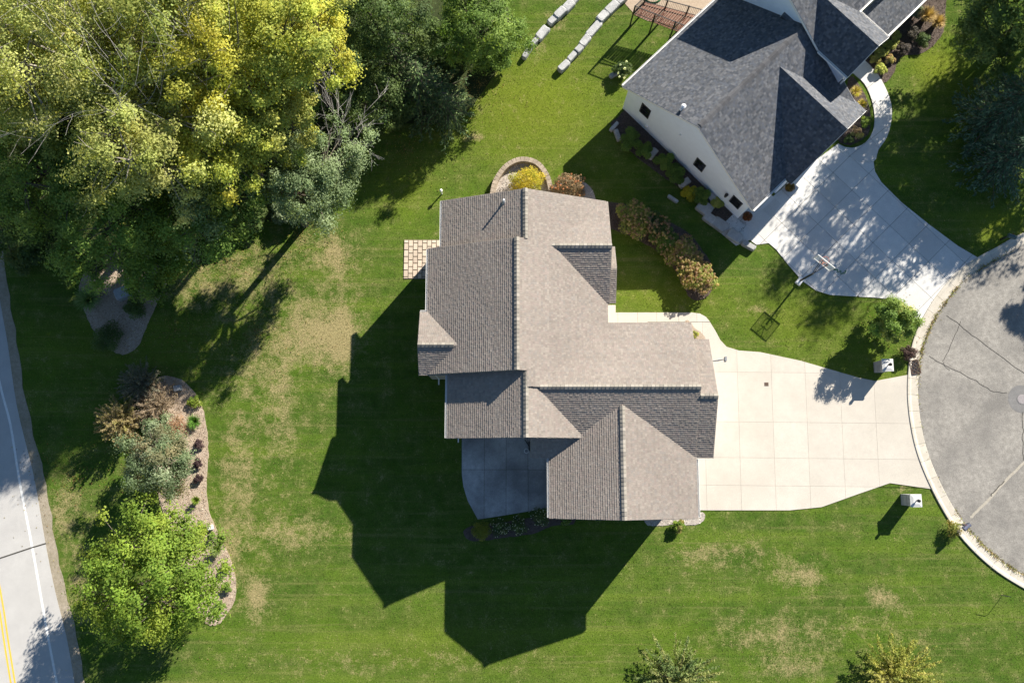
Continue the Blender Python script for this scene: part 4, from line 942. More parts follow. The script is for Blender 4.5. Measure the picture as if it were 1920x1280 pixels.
# shrubs ---------------------------------------------------------------
def shrub(name, label, group, u, v, r_px, h, pal, n, leaf=0.10, seed=0, lumps=9, squash=1.0, heads=None, aspect=0.6, cat="shrub", spiky=0.0, stem="bark", pal2=None, dens_low=0.15, mat="leaf"):
    r = np.random.default_rng(seed); p = P(u, v, h * 0.5); k = (CAMH - h * .5) / FPX * 1.02; R = r_px * k
    t = thing(name, (p.x, p.y, 0.03), label, cat, group)
    ph = np.arange(lumps) * 2.4 + r.uniform(0, 6); q_ = np.sqrt((np.arange(lumps) + .3) / lumps)
    lc = np.stack([q_ * R * 0.72 * np.cos(ph), q_ * R * 0.72 * squash * np.sin(ph), h * (0.40 + 0.34 * (1 - q_ ** 2)) + r.uniform(-.06, .06, lumps) * h], 1)
    lr = R * r.uniform(0.30, 0.46, lumps); lz = np.minimum(lr, h * 0.45)
    own = r.integers(0, lumps, n); d = r.normal(size=(n, 3)); d /= np.linalg.norm(d, axis=1, keepdims=True)
    d[:, 2] = np.where(r.random(n) < 0.75, np.abs(d[:, 2]), d[:, 2]); rr = r.random((n, 1)) ** 0.35
    rel = d * rr * np.stack([lr[own], lr[own] * squash, lz[own]], 1); C_ = lc[own] + rel
    if spiky: C_ += d * (r.random((n, 1)) ** 3) * spiky * R
    C_[:, 2] = np.maximum(C_[:, 2], 0.04); C_ += np.array([p.x, p.y, 0])
    Nn = d * 0.5 + np.array([0, 0, 0.7]) + r.normal(0, .4, (n, 3)); tone = r.uniform(0.8, 1.2, lumps)
    lcol = pick(pal, lumps, r, .1)
    if pal2 is not None:
        s_ = r.random(lumps) < .4; lcol[s_] = pick(pal2, int(s_.sum()), r, .1)
    col = (lcol[own] * .55 + pick(pal, n, r, .2) * .45) * tone[own][:, None]
    T = d + r.normal(0, .3, (n, 3)) if spiky else None
    quads("foliage", C_, Nn, leaf * r.uniform(.6, 1.4, n), col, M[mat], t, aspect, T=T, r=r)
    q = MB()
    for i in range(lumps):
        e = Vector(lc[i]) + Vector((p.x, p.y, 0)); b_ = Vector((p.x + lc[i][0] * .12, p.y + lc[i][1] * .12, 0.0)); q.tube([b_, b_.lerp(e, .5) + Vector((0, 0, .08 * h)), e], [0.03, 0.022, 0.01], 4, False)
    q.build("stems", M[stem], t)
    if heads:
        hn, hr, hp = heads; th = r.uniform(0, 6.28, hn); qq = np.sqrt(r.random(hn)); hc = []
        for i in range(hn):
            j = r.integers(0, lumps); dd = r.normal(size=3); dd /= np.linalg.norm(dd); dd[2] = abs(dd[2]) * 0.8 + .25
            hc.append(lc[j] + dd * np.array([lr[j], lr[j] * squash, lz[j]]) * 1.02)
        hc = np.array(hc) + np.array([p.x, p.y, 0]); per = 34; o_ = np.repeat(np.arange(hn), per); m = len(o_)
        dd = r.normal(size=(m, 3)); dd /= np.linalg.norm(dd, axis=1, keepdims=True); hcol = pick(hp, hn, r, .18)
        quads("flower_heads", hc[o_] + dd * np.array([1, 1, .85]) * hr * r.uniform(.7, 1, (m, 1)), dd, hr * 0.7 * r.uniform(.7, 1.2, m), hcol[o_] * r.uniform(.8, 1.2, (m, 1)), M["leaf"], t, 0.9, r=r)
    return t

HEADS = [(0.34, 0.25, 0.14), (0.29, 0.20, 0.12), (0.36, 0.30, 0.14), (0.25, 0.165, 0.105), (0.32, 0.28, 0.12)]
HG = "hydrangeas along the curved mulch bed"
shrub("hydrangea", "large hydrangea with faded pink heads nearest the tan roofed house", HG, 1188, 408, 40, 1.5, G_OLIVE, 4200, 0.11, 61, 10, heads=(170, 0.095, HEADS), pal2=G_DARK)
shrub("hydrangea", "dark leafed hydrangea second along the bed", HG, 1228, 430, 35, 1.2, G_DARK, 3000, 0.11, 62, 8, heads=(110, 0.095, HEADS))
shrub("hydrangea", "hydrangea with scattered cream heads third along the bed", HG, 1246, 454, 33, 1.2, G_MID, 2600, 0.11, 63, 8, heads=(60, 0.09, HEADS))
shrub("hydrangea", "hydrangea with dense tan heads fourth along the bed", HG, 1280, 474, 36, 1.3, G_OLIVE, 2800, 0.11, 64, 9, heads=(210, 0.09, HEADS))
shrub("hydrangea", "hydrangea with rusty edge fifth along the bed", HG, 1294, 502, 32, 1.3, G_OLIVE, 2400, 0.11, 65, 8, heads=(160, 0.09, HEADS), pal2=G_BROWN)
shrub("hydrangea", "end hydrangea covered in tan heads nearest the lawn", HG, 1311, 522, 37, 1.4, G_OLIVE, 3200, 0.11, 66, 10, heads=(250, 0.09, HEADS), pal2=G_BROWN)
shrub("golden_shrub", "bright golden yellow shrub inside the curved block wall", None, 988, 340, 40, 1.1, G_GOLD, 5200, 0.10, 67, 12, spiky=0.12, aspect=0.35, squash=0.7)
shrub("barberry_shrub", "russet shrub behind the north gable", None, 1066, 352, 38, 1.2, G_BROWN, 4200, 0.10, 68, 11, heads=(60, 0.07, [(0.40, 0.20, 0.11), (0.34, 0.22, 0.13)]), squash=0.75)
shrub("round_shrub", "clipped yellow green ball shrub by the patio corner", None, 903, 994, 19, 1.0, [(0.16, 0.17, 0.022), (0.12, 0.145, 0.02), (0.19, 0.19, 0.03)], 3600, 0.06, 69, 14)
shrub("potentilla_shrub", "white speckled shrub right of the clipped ball", "white speckled shrubs by the patio", 938, 988, 20, 0.8, G_DARK, 2200, 0.06, 70, 9, heads=(60, 0.03, [(0.6, 0.6, 0.55)]))
shrub("potentilla_shrub", "middle white speckled shrub by the patio", "white speckled shrubs by the patio", 972, 985, 18, 0.7, G_DARK, 1900, 0.06, 71, 9, heads=(55, 0.03, [(0.6, 0.6, 0.55)]))
shrub("potentilla_shrub", "white speckled shrub tucked under the garage eave", "white speckled shrubs by the patio", 1012, 966, 20, 0.8, G_DARK, 1900, 0.06, 72, 9, heads=(40, 0.03, [(0.6, 0.6, 0.55)]))
shrub("ground_shrub", "small green shrub under the south gable edge", None, 1060, 976, 12, 0.5, G_MID, 800, 0.07, 73, 6)
shrub("corner_shrub", "small yellow green shrub at the pebble corner", None, 1272, 986, 13, 0.7, G_MAPLE, 1400, 0.09, 74, 7, pal2=G_TAN)
shrub("walk_shrub", "tiny shrub beside the front walk", None, 1304, 626, 8, 0.4, G_OLIVE, 500, 0.07, 75, 5)
# street side
tree_px("young_tree", "rounded young green tree beside the street corner", None, 1676, 601, 38, 1.9, 1.5, G_MID, 34, 9500, base_px=(1672, 606), seed=76, trunk=0.07, clump=0.25, leaf=0.14, hollow=0.3, pal2=G_PALE, low=-0.8)
shrub("purple_shrub", "dark purple shrub beside the storm drain", None, 1704, 662, 17, 0.8, [(0.055, 0.035, 0.03), (0.09, 0.055, 0.05), (0.04, 0.03, 0.022)], 1800, 0.08, 77, 8)
shrub("mailbox_plant", "tan flowering plant around the lower mailbox post", None, 1787, 991, 16, 0.8, [(0.20, 0.20, 0.05), (0.28, 0.22, 0.06), (0.12, 0.15, 0.03)], 1500, 0.10, 78, 7, spiky=0.3, aspect=0.3)
# the white house
SG = "shrubs along the white gable wall"
for i, (u, v, rp, h, pal, lb) in enumerate(((1184, 262, 26, 0.8, G_MID, "dark shrub at the far end of the white gable wall"),
        (1210, 282, 19, 0.7, G_MID, "second dark shrub from the far end of the white wall"),
        (1246, 303, 23, 0.7, G_MID, "green shrub between the flat stones by the white wall"),
        (1266, 328, 22, 0.7, G_MID, "green shrub below the gable wall window"),
        (1294, 362, 18, 0.6, G_GOLD, "yellow green shrub beside the stone steps"),
        (1314, 366, 22, 0.7, G_MID, "dark shrub next to the yellow green one"),
        (1343, 381, 14, 0.5, G_OLIVE, "olive plant in the square bed by the garage corner"))):
    shrub("wall_shrub", lb, SG, u, v, rp, h, pal, 2600, 0.10, 90 + i, 7)
shrub("white_hydrangea", "green hydrangea with white balls at the rear corner", None, 1168, 132, 20, 1.0, G_DARK, 2200, 0.11, 100, 8, heads=(9, 0.10, [(0.62, 0.68, 0.5)]))
FG = "plants in the bed before the porch"
for i, (u, v, rp, h, pal, p2, lb) in enumerate(((1678, 70, 15, 0.7, [(0.30, 0.29, 0.08), (0.22, 0.24, 0.05)], None, "cream green shrub nearest the porch gutter corner"),
        (1668, 88, 15, 0.7, [(0.28, 0.28, 0.07), (0.2, 0.22, 0.05)], None, "cream green shrub second from the gutter corner"),
        (1652, 100, 14, 0.6, [(0.27, 0.27, 0.07), (0.2, 0.22, 0.05)], None, "cream green shrub third from the gutter corner"),
        (1640, 112, 13, 0.6, [(0.29, 0.25, 0.07), (0.2, 0.2, 0.05)], None, "cream green shrub by the upper cross gable"),
        (1668, 112, 12, 0.5, G_TAN, G_OLIVE, "tan tinged shrub in the dark mulch"),
        (1650, 130, 15, 0.6, [(0.34, 0.36, 0.09), (0.26, 0.29, 0.06)], None, "bright lime shrub beside the curved walk"),
        (1694, 92, 15, 0.6, [(0.06, 0.05, 0.045), (0.09, 0.075, 0.065)], None, "dusky purple shrub in the dark mulch"),
        (1712, 62, 17, 0.7, [(0.06, 0.055, 0.045), (0.08, 0.07, 0.055)], None, "larger dusky shrub behind the purple one"),
        (1716, 22, 18, 0.8, [(0.13, 0.17, 0.13), (0.17, 0.21, 0.17)], G_DARK, "silvery blue green shrub by the porch gutter"),
        (1728, 76, 18, 0.7, G_DARK, None, "dark green shrub at the bed's lawn edge"))):
    shrub("bed_shrub", lb, FG, u, v, rp, h, pal, 1500, 0.09, 110 + i, 7, pal2=p2)

def tuft(name, label, group, u, v, r_px, h, pal, n, seed, width=0.03, cat="ornamental grass", lean=0.5):
    """clump of long arching blades rooted at one point"""
    r = np.random.default_rng(seed); p = P(u, v, h * .5); R = r_px * (CAMH - h * .5) / FPX; t = thing(name, (p.x, p.y, 0.03), label, cat, group)
    V = []; F = []; C_ = []
    for i in range(n):
        a = r.uniform(0, 6.28); o = R * math.sqrt(r.random()); d = np.array([math.cos(a), math.sin(a), 0]); b0 = np.array([p.x, p.y, 0.02]) + d * o * .2; L = h * r.uniform(.7, 1.1)
        s = np.array([-d[1], d[0], 0]) * width / 2; m1 = b0 + d * o * .4 + np.array([0, 0, L * .65]); e = b0 + d * o + np.array([0, 0, L * (1 - .35 * (o / R) ** 2)])
        k = len(V); V += [tuple(b0 - s), tuple(b0 + s), tuple(m1 + s), tuple(m1 - s), tuple(e)]; F += [(k, k + 1, k + 2, k + 3), (k + 3, k + 2, k + 4)]
        c = pick(pal, 1, r, .2)[0]; C_ += [(*c, 1)] * 5
    ob = mesh_obj("blades", V, F, M["blade"], t); ob.data.color_attributes.new("Col", 'FLOAT_COLOR', 'POINT').data.foreach_set("color", np.array(C_, np.float32).ravel())
    return t
OG = "ornamental grasses before the porch"
tuft("ornamental_grass", "tan feather grass left of the pair by the porch bed", OG, 1738, 30, 19, 1.2, G_TAN, 420, 121, 0.04)
tuft("ornamental_grass", "tan feather grass at the end of the porch bed", OG, 1758, 42, 16, 1.1, G_TAN, 340, 122, 0.04)
tuft("ornamental_grass", "yellow grass strip in the planted loop by the garage eave", None, 1604, 172, 12, 0.6, G_TAN + G_GOLD, 300, 123, 0.04)
tuft("ornamental_grass", "yellow grass clump midway along the garage eave", None, 1616, 196, 11, 0.6, G_GOLD + G_TAN, 260, 124, 0.04)
shrub("loop_shrub", "green shrub in the planted loop beside the curved walk", None, 1622, 228, 13, 0.6, G_MAPLE, 1200, 0.09, 125, 7, pal2=G_DARK)
shrub("loop_shrub", "brown tipped shrub low in the planted loop", None, 1606, 250, 15, 0.6, G_BROWN, 1300, 0.09, 126, 7, pal2=G_OLIVE)
shrub("loop_shrub", "dark green shrub at the tip of the planted loop", None, 1590, 262, 11, 0.5, G_DARK, 900, 0.09, 127, 6)

def gutter_weeds():
    r = np.random.default_rng(77); V = []; F = []; C_ = []
    K = np.array(KERB_IN); seg = np.linalg.norm(np.diff(K, axis=0), axis=1); cum = np.concatenate([[0], np.cumsum(seg)]); L = cum[-1]
    spots = [(P(*p).xy, w_) for p, w_ in (((1766, 588), 1.2), ((1733, 645), 1.6), ((1729, 678), 1.0), ((1835, 990), 1.4), ((1868, 1030), 2.0), ((1900, 1052), 1.6), ((1748, 612), .8), ((1790, 545), .8), ((1856, 495), 1.0))]
    for i in range(5200):
        s_ = r.uniform(0, L); x = np.interp(s_, cum, K[:, 0]); y = np.interp(s_, cum, K[:, 1])
        den = 0.02 + sum(math.exp(-((x - p[0]) ** 2 + (y - p[1]) ** 2) / w_ ** 2) for p, w_ in spots) * (0.35 + 0.65 * (math.sin(s_ * 5.1) > 0.1))
        if r.random() > den: continue
        x += r.normal(0, 0.07); y += r.normal(0, 0.07); a = r.uniform(0, 6.28); h = r.uniform(.04, .12); l = h * r.uniform(.6, 1.8); w_ = .02
        k = len(V); V += [(x - math.cos(a) * w_, y - math.sin(a) * w_, .015), (x + math.cos(a) * w_, y + math.sin(a) * w_, .015), (x - math.sin(a) * l, y + math.cos(a) * l, .02 + h)]; F.append((k, k + 1, k + 2))
        c = pick(G_TAN + G_OLIVE + G_BROWN, 1, r, .3)[0]; C_ += [(*(c * .8), 1)] * 3
    o = mesh_obj("gutter_weeds", V, F, M["blade"], None); o.data.color_attributes.new("Col", 'FLOAT_COLOR', 'POINT').data.foreach_set("color", np.array(C_, np.float32).ravel())
    tag(o, "dry weeds growing along the gutter of the turning circle", "weeds", None, "stuff")
gutter_weeds()

def feather_shrub(name, label, u, v, r_px, h, pal, stems, per, leaf, seed, aspect=0.3, stem_mat="bark", cat="shrub", up=0.55):
    """stems fanning out from the root, each set with narrow leaves to its tip"""
    r = np.random.default_rng(seed); p = P(u, v, h * .45); R = r_px * (CAMH - h * .5) / FPX; t = thing(name, (p.x, p.y, 0.02), label, cat); q = MB(); Cs = []; Ts = []; own = []
    for i in range(stems):
        a = i * 2.39996 + r.uniform(-.3, .3); o = R * math.sqrt((i + .5) / stems) * r.uniform(.8, 1.12); d = np.array([math.cos(a), math.sin(a), 0]); top = h * (1 - .55 * (o / R) ** 2) * r.uniform(.8, 1.1)
        b0 = np.array([p.x, p.y, 0]) + d * .06; m1 = b0 + d * o * .45 + np.array([0, 0, top * .7]); e = b0 + d * o + np.array([0, 0, top]); q.tube([b0, m1, e], [.02, .013, .004], 4, False)
        f = r.random(per) ** .7; pt = ((1 - f) ** 2)[:, None] * b0 + (2 * f * (1 - f))[:, None] * m1 + (f ** 2)[:, None] * e
        sp = .05 + .16 * R * (1 - f) ; pt = pt + r.normal(0, 1, (per, 3)) * sp[:, None] * .5; Cs.append(pt); Ts.append(np.tile(d * .7 + np.array([0, 0, .5]), (per, 1)) + r.normal(0, .45, (per, 3))); own += [i] * per
    q.build("stems", M[stem_mat], t); Cc = np.concatenate(Cs); n = len(Cc); Cc[:, 2] = np.maximum(Cc[:, 2], .05); sc = pick(pal, stems, r, .15)
    col = sc[np.array(own)] * .6 + pick(pal, n, r, .2) * .4
    quads("foliage", Cc, np.tile([0, 0, 1.], (n, 1)) + r.normal(0, .5, (n, 3)), leaf * r.uniform(.6, 1.4, n), col, M["leaf"], t, aspect, T=np.concatenate(Ts), r=r)
    return t

feather_shrub("bottom_shrub", "spiky green shrub cut by the bottom edge", 1272, 1280, 84, 2.2, [(0.12, 0.17, 0.05), (0.16, 0.20, 0.06), (0.25, 0.25, 0.09), (0.08, 0.13, 0.045)], 120, 95, 0.18, 79)
feather_shrub("bottom_shrub", "feathery yellow green shrub cut by the bottom edge", 1684, 1272, 84, 2.2, [(0.28, 0.27, 0.055), (0.22, 0.24, 0.045), (0.36, 0.33, 0.10), (0.15, 0.19, 0.04)], 140, 95, 0.17, 80, 0.3)
# the chip bed on the left
feather_shrub("twiggy_shrub", "tan twiggy shrub at the left of the chip bed", 226, 790, 52, 2.8, [(0.24, 0.19, 0.10), (0.20, 0.155, 0.08), (0.27, 0.25, 0.08), (0.15, 0.13, 0.06)], 95, 80, 0.13, 131, 0.5, "bark_pale")
feather_shrub("twiggy_shrub", "brown bare looking shrub in the middle of the chip bed", 288, 762, 54, 1.9, [(0.20, 0.155, 0.105), (0.26, 0.20, 0.14), (0.14, 0.11, 0.075)], 110, 60, 0.13, 132, 0.35, "bark_pale")
feather_shrub("twiggy_shrub", "grey shaded shrub at the top of the chip bed", 264, 718, 48, 2.3, [(0.13, 0.13, 0.09), (0.17, 0.16, 0.12), (0.09, 0.10, 0.06)], 90, 60, 0.13, 133, 0.4, "bark_pale")
shrub("bed_shrub", "rusty shrub beside the chip bed edge", None, 332, 800, 24, 0.9, [(0.24, 0.14, 0.08), (0.3, 0.19, 0.11)], 1800, 0.09, 134, 8, spiky=0.3, aspect=0.25)
shrub("bed_shrub", "sage green shrub amid the chip bed", None, 296, 812, 34, 1.3, G_GREY, 4500, 0.11, 135, 9)
tree_px("small_tree", "olive green small tree above the maple in the chip bed", None, 300, 864, 66, 3.0, 1.9, G_GREY, 40, 9500, base_px=(312, 872), seed=136, trunk=0.12, clump=0.22, leaf=0.13, hollow=0.35, lumpy=0.6, pal2=G_BROWN)
BG = "small plants along the chip bed edge"
for i, (u, v, rp, h, pal, lb, kind) in enumerate((
        (364, 752, 15, 0.5, G_MAPLE, "lime plant at the top of the chip bed", 's'),
        (364, 790, 15, 0.6, [(0.09, 0.19, 0.03), (0.07, 0.15, 0.025)], "bright green grassy clump in the chip bed", 't'),
        (373, 833, 10, 0.5, [(0.045, 0.028, 0.03), (0.07, 0.045, 0.045)], "uppermost of three dark purple plants in the chip bed", 's'),
        (372, 868, 10, 0.5, [(0.045, 0.028, 0.03), (0.07, 0.045, 0.045)], "middle of three dark purple plants in the chip bed", 's'),
        (371, 897, 10, 0.5, [(0.045, 0.028, 0.03), (0.07, 0.045, 0.045)], "lowest of three dark purple plants in the chip bed", 's'),
        (368, 937, 9, 0.7, G_MAPLE, "thin pale green plant casting a long shadow on chips", 't'),
        (378, 990, 18, 1.0, G_MAPLE, "leafy green plant next to the white stone", 's'),
        (397, 1006, 10, 0.6, G_MID, "small green plant right below the white stone", 's'),
        (407, 1030, 13, 0.8, [(0.13, 0.18, 0.06), (0.17, 0.21, 0.07)], "pale grassy clump in the lower chip bed", 't'),
        (423, 1064, 10, 0.6, G_MAPLE, "round lime plant in the lower chip bed", 's'),
        (426, 1101, 10, 0.5, G_MID, "dark green ball plant in the lower chip bed", 's'),
        (414, 1134, 11, 0.5, G_MID, "lowest green ball plant at the end of the chip bed", 's'))):
    if kind == 's': shrub("bed_plant", lb, BG, u, v, rp, h, pal, 900, 0.08, 140 + i, 7)
    else: tuft("grass_clump", lb, BG, u, v, rp, h, pal, 240, 140 + i, 0.03)
# the shaded island bed
tuft("grass_clump", "spiky green fountain grass in the shaded island bed", None, 166, 560, 26, 1.0, [(0.13, 0.2, 0.06), (0.10, 0.16, 0.04), (0.18, 0.24, 0.09)], 520, 160, 0.045)
shrub("island_shrub", "round dark shrub right of the boulder", None, 254, 577, 24, 0.9, G_DARK, 3000, 0.08, 161, 11)
shrub("island_shrub", "very dark shrub at the top of the island bed", None, 178, 500, 27, 1.2, G_DARK, 3000, 0.09, 162, 10)
shrub("island_shrub", "dark shrub at the bottom of the island bed", None, 204, 632, 32, 1.0, G_DARK, 3400, 0.09, 163, 11)
# undergrowth at the wood's edge
UG = "undergrowth bushes along the wood edge"
for i, (u, v, rp, h, pal, lb) in enumerate(((120, 470, 40, 1.6, G_DARK, "dark bush between the road and the island bed"),
        (330, 455, 40, 1.4, G_DARK, "dark bush under the wood beside the lawn"),
        (470, 405, 36, 1.4, G_DARK, "low dark bush left of the grey green tree"),
        (50, 480, 40, 1.4, G_DARK, "low dark bush near the road"),
        (650, 215, 40, 1.5, G_DARK, "dark bush in the gap below the yellow tree"),
        (735, 215, 34, 1.4, G_DARK, "dark bush left of the cedars"),
        (930, 110, 34, 1.5, G_MID, "green bush beside the upper stone row"),
        (790, 70, 50, 2.0, G_DARK, "dim bush at the top of the dark gap"),
        (250, 440, 34, 1.5, G_OLIVE, "olive bush above the island bed"),
        (845, 110, 44, 1.8, G_DARK, "dim bush above the cedars"),
        (640, 130, 60, 2.2, G_DARK, "dark bush below the rounded yellow crown"), (560, 200, 60, 2.4, G_MID, "green bush in the gap under the ochre tree"),
        (480, 250, 60, 2.4, G_DARK, "dark bush in the heart of the wood"), (380, 230, 70, 2.5, G_MID, "green bush beneath the yellow green tree"),
        (300, 330, 70, 2.5, G_DARK, "dark bush under the pale olive tree"), (200, 250, 80, 2.5, G_DARK, "dark bush deep in the left of the wood"),
        (90, 330, 80, 2.5, G_MID, "green bush by the dark left trees"), (330, 130, 80, 2.5, G_DARK, "dark bush under the top edge crowns"),
        (130, 400, 60, 2.0, G_DARK, "dark bush above the road side"), (700, 90, 60, 2.0, G_DARK, "dark bush in the top dark gap"),
        (420, 420, 40, 1.6, G_MID, "green bush at the lawn edge of the wood"), (540, 395, 34, 1.4, G_GREY, "grey green bush at the foot of the leaning trunk"))):
    shrub("understory_bush", lb, UG, u, v, rp, h, pal, 3600, 0.17, 170 + i, 10)

# ------------------------------------------------------------------ stones, street furniture, small things
def stone_verts(c, L, W_, H, ang, seed, chip=0.12):
    r = random.Random(seed); n = 10; ca, sa = math.cos(ang), math.sin(ang); out = []
    base = []
    for i in range(n):
        t = 2 * math.pi * i / n; x = math.copysign(abs(math.cos(t)) ** 0.28, math.cos(t)) * L / 2; y = math.copysign(abs(math.sin(t)) ** 0.28, math.sin(t)) * W_ / 2
        base.append((x * r.uniform(1 - chip, 1), y * r.uniform(1 - chip, 1)))
    for k, (s, z) in enumerate(((1.0, -0.05), (1.02, H * 0.55), (0.97, H * 0.88), (0.86, H))):
        for x, y in base:
            x2, y2 = x * s, y * s; out.append((c[0] + x2 * ca - y2 * sa, c[1] + x2 * sa + y2 * ca, c[2] + z + (r.uniform(-.03, .03) * H if k else 0)))
    f = []
    for k in range(3):
        for i in range(n): f.append((k * n + i, k * n + (i + 1) % n, (k + 1) * n + (i + 1) % n, (k + 1) * n + i))
    f.append(tuple(3 * n + i for i in range(n)))
    return out, f
def stone_obj(name, u, v, L, W_, H, angp, seed, mat="stone", parent=None, z=0.0):
    p = P(u, v, H); vv_, f = stone_verts((p.x, p.y, z), L, W_, H, angp, seed)
    return mesh_obj(name, vv_, f, M[mat], parent, loc=(p.x, p.y, z))
def row(label, lst, H, seed):
    c = P(*lst[len(lst) // 2][:2]); t = thing("stone_wall", (c.x, c.y, 0), label, "stone wall", "rows of pale stone blocks in the back lawn")
    for i, (u, v, L, W_, a) in enumerate(lst): stone_obj("stone", u, v, L * 1.22, W_ * 1.05, H * (0.9 + 0.2 * ((i * 7) % 3) / 2), math.radians(a), seed + i, parent=t)
row("row of pale stone blocks nearest the wood", [(1078, -6, 0.9, 0.62, 52), (1066, 9, 0.85, 0.62, 50), (1050, 22, 0.82, 0.6, 48), (1036, 36, 0.62, 0.5, 46), (1017, 60, 1.0, 0.62, 52), (1000, 79, 0.72, 0.36, 50), (988, 97, 0.85, 0.36, 58)], 0.42, 300)
row("row of pale stone blocks nearest the white house", [(1166, -4, 0.8, 0.6, 40), (1148, 12, 1.0, 0.64, 44), (1130, 29, 0.8, 0.6, 46), (1114, 53, 1.35, 0.55, 50), (1097, 75, 0.85, 0.55, 50), (1086, 90, 0.55, 0.5, 48), (1073, 104, 0.75, 0.44, 50), (1057, 122, 0.85, 0.5, 46)], 0.42, 320)
FS = "flat stones along the white gable wall"
tag(stone_obj("flat_stone", 1152, 236, 0.9, 0.28, 0.3, math.radians(48), 340), "narrow pale stone at the far corner of the white wall", "stone", FS)
for (u, v, L, W_, a, sd, lb) in ((1158, 252, 0.95, 0.35, -72, 341, "long stone below the far corner of the white wall"), (1224, 287, 1.0, 0.5, 50, 342, "triangular stone between the wall shrubs"),
        (1284, 342, 0.95, 0.5, 38, 343, "flat stone above the yellow green wall shrub"), (1262, 372, 0.9, 0.24, -36, 344, "slim white stone lying alone on the shaded lawn"), (1152, 138, 0.8, 0.34, 30, 345, "pale stone beside the white hydrangea")):
    o = stone_obj("flat_stone", u, v, L, W_, 0.25, math.radians(a), sd); tag(o, lb, "stone", FS)
c = P(1375, 425); t = thing("stone_steps", (c.x, c.y, 0), "terrace edge of big pale stones by the garage corner", "stone wall")
for i, (u, v, L, W_, a) in enumerate(((1322, 388, 1.15, 0.95, -38), (1331, 408, 0.9, 0.7, -40), (1351, 420, 1.15, 0.85, -36), (1378, 441, 1.15, 0.75, -32), (1405, 459, 1.05, 0.42, -30), (1336, 370, 0.55, 0.9, 40))):
    stone_obj("stone", u, v, L, W_, 0.36, math.radians(a), 360 + i, parent=t)
o = stone_obj("boulder", 226, 548, 1.05, 0.85, 0.65, 0.4, 380, "boulder"); tag(o, "grey blue boulder in the shaded island bed", "boulder")
o = stone_obj("boulder", 331, 727, 0.5, 0.42, 0.4, 0.2, 381, "boulder"); tag(o, "small grey boulder at the top of the chip bed", "boulder")
o = stone_obj("white_stone", 393, 989, 0.36, 0.34, 0.3, 0.3, 382, "paint_white"); tag(o, "small bright white stone in the chip bed", "stone")

# curved block wall behind the house: every block is a piece
arc = smoothpoly(G([(921, 385), (924, 360), (931, 336), (948, 313), (969, 301), (990, 300), (1009, 308), (1024, 327), (1031, 348), (1034, 372)], 0.4), False, 8)
t = thing("block_wall", (arc[len(arc) // 2][0], arc[len(arc) // 2][1], 0), "low curved wall of tan blocks behind the house", "retaining wall")
acc = [0.0]
for i in range(1, len(arc)): acc.append(acc[-1] + math.dist(arc[i], arc[i - 1]))
def along(s):
    for i in range(1, len(arc)):
        if acc[i] >= s: k = (s - acc[i - 1]) / (acc[i] - acc[i - 1]); return Vector((arc[i - 1][0] + (arc[i][0] - arc[i - 1][0]) * k, arc[i - 1][1] + (arc[i][1] - arc[i - 1][1]) * k, 0))
    return Vector((*arc[-1], 0))
bl = 0.30; nb = int(acc[-1] / bl); q = MB(); q.box((0, 0, 0), (bl - 0.012, 0.34, 0.17), taper=0.97); ob = q.build("block", M["stone_tan"]); bm_ = ob.data; bpy.data.objects.remove(ob)
for lev in range(3):
    for i in range(nb):
        s = (i + (0.5 if lev % 2 else 0)) * bl; p = along(s + bl / 2); d = along(min(acc[-1], s + bl)) - along(s)
        inst("block", bm_, (p.x, p.y, 0.085 + lev * 0.172), t, math.atan2(d.y, d.x) + random.uniform(-.02, .02))

# entry piers beside the main driveway
def pier(u, v, label):
    p = P(u, v, 1.42); t = thing("entry_pier", (p.x, p.y, 0), label, "pier", "entry piers beside the driveway"); x, y = p.x, p.y
    for lev in range(9):      # courses of grey blocks
        zc = 0.07 + lev * 0.145; off = 0.09 if lev % 2 else -0.09
        for ya, yb in ((-0.36, off - 0.006), (off + 0.006, 0.36)):
            q = MB(); q.box((x, y + (ya + yb) / 2, zc), (0.62, yb - ya, 0.135), taper=0.985); q.build("block", M["pier_block"], t)
    q = MB(); q.box((x, y, 0.62), (0.58, 0.68, 1.26)); q.build("mortar_core", M["boulder"], t)
    q = MB(); q.box((x, y, 1.345), (0.74, 0.82, 0.09)); q.box((x, y, 1.415), (0.70, 0.78, 0.05), taper=0.55); q.build("cap", M["pier_cap"], t)
    q = MB(); zl = 1.43
    q.tube([(x, y, zl), (x, y, zl + 0.16)], 0.03, 6); q.tube([(x, y, zl + .14), (x, y, zl + .18), (x, y, zl + .38), (x, y, zl + .46)], [0.05, 0.085, 0.11, 0.02], 8)
    q.build("lantern", M["black_metal"], t)
M["pier_block"] = speckle_mat("pier_block", (0.24, 0.24, 0.245), (0.36, 0.36, 0.36), None, 5, 30, objvar=0.2)
M["pier_cap"] = speckle_mat("pier_cap", (0.50, 0.50, 0.49), (0.60, 0.60, 0.58), (0.4, 0.4, 0.39), 5, 40)
pier(1665, 684, "stone entry pier with lantern on the upper side of the driveway")
pier(1718, 938, "stone entry pier with lantern on the lower side of the driveway")

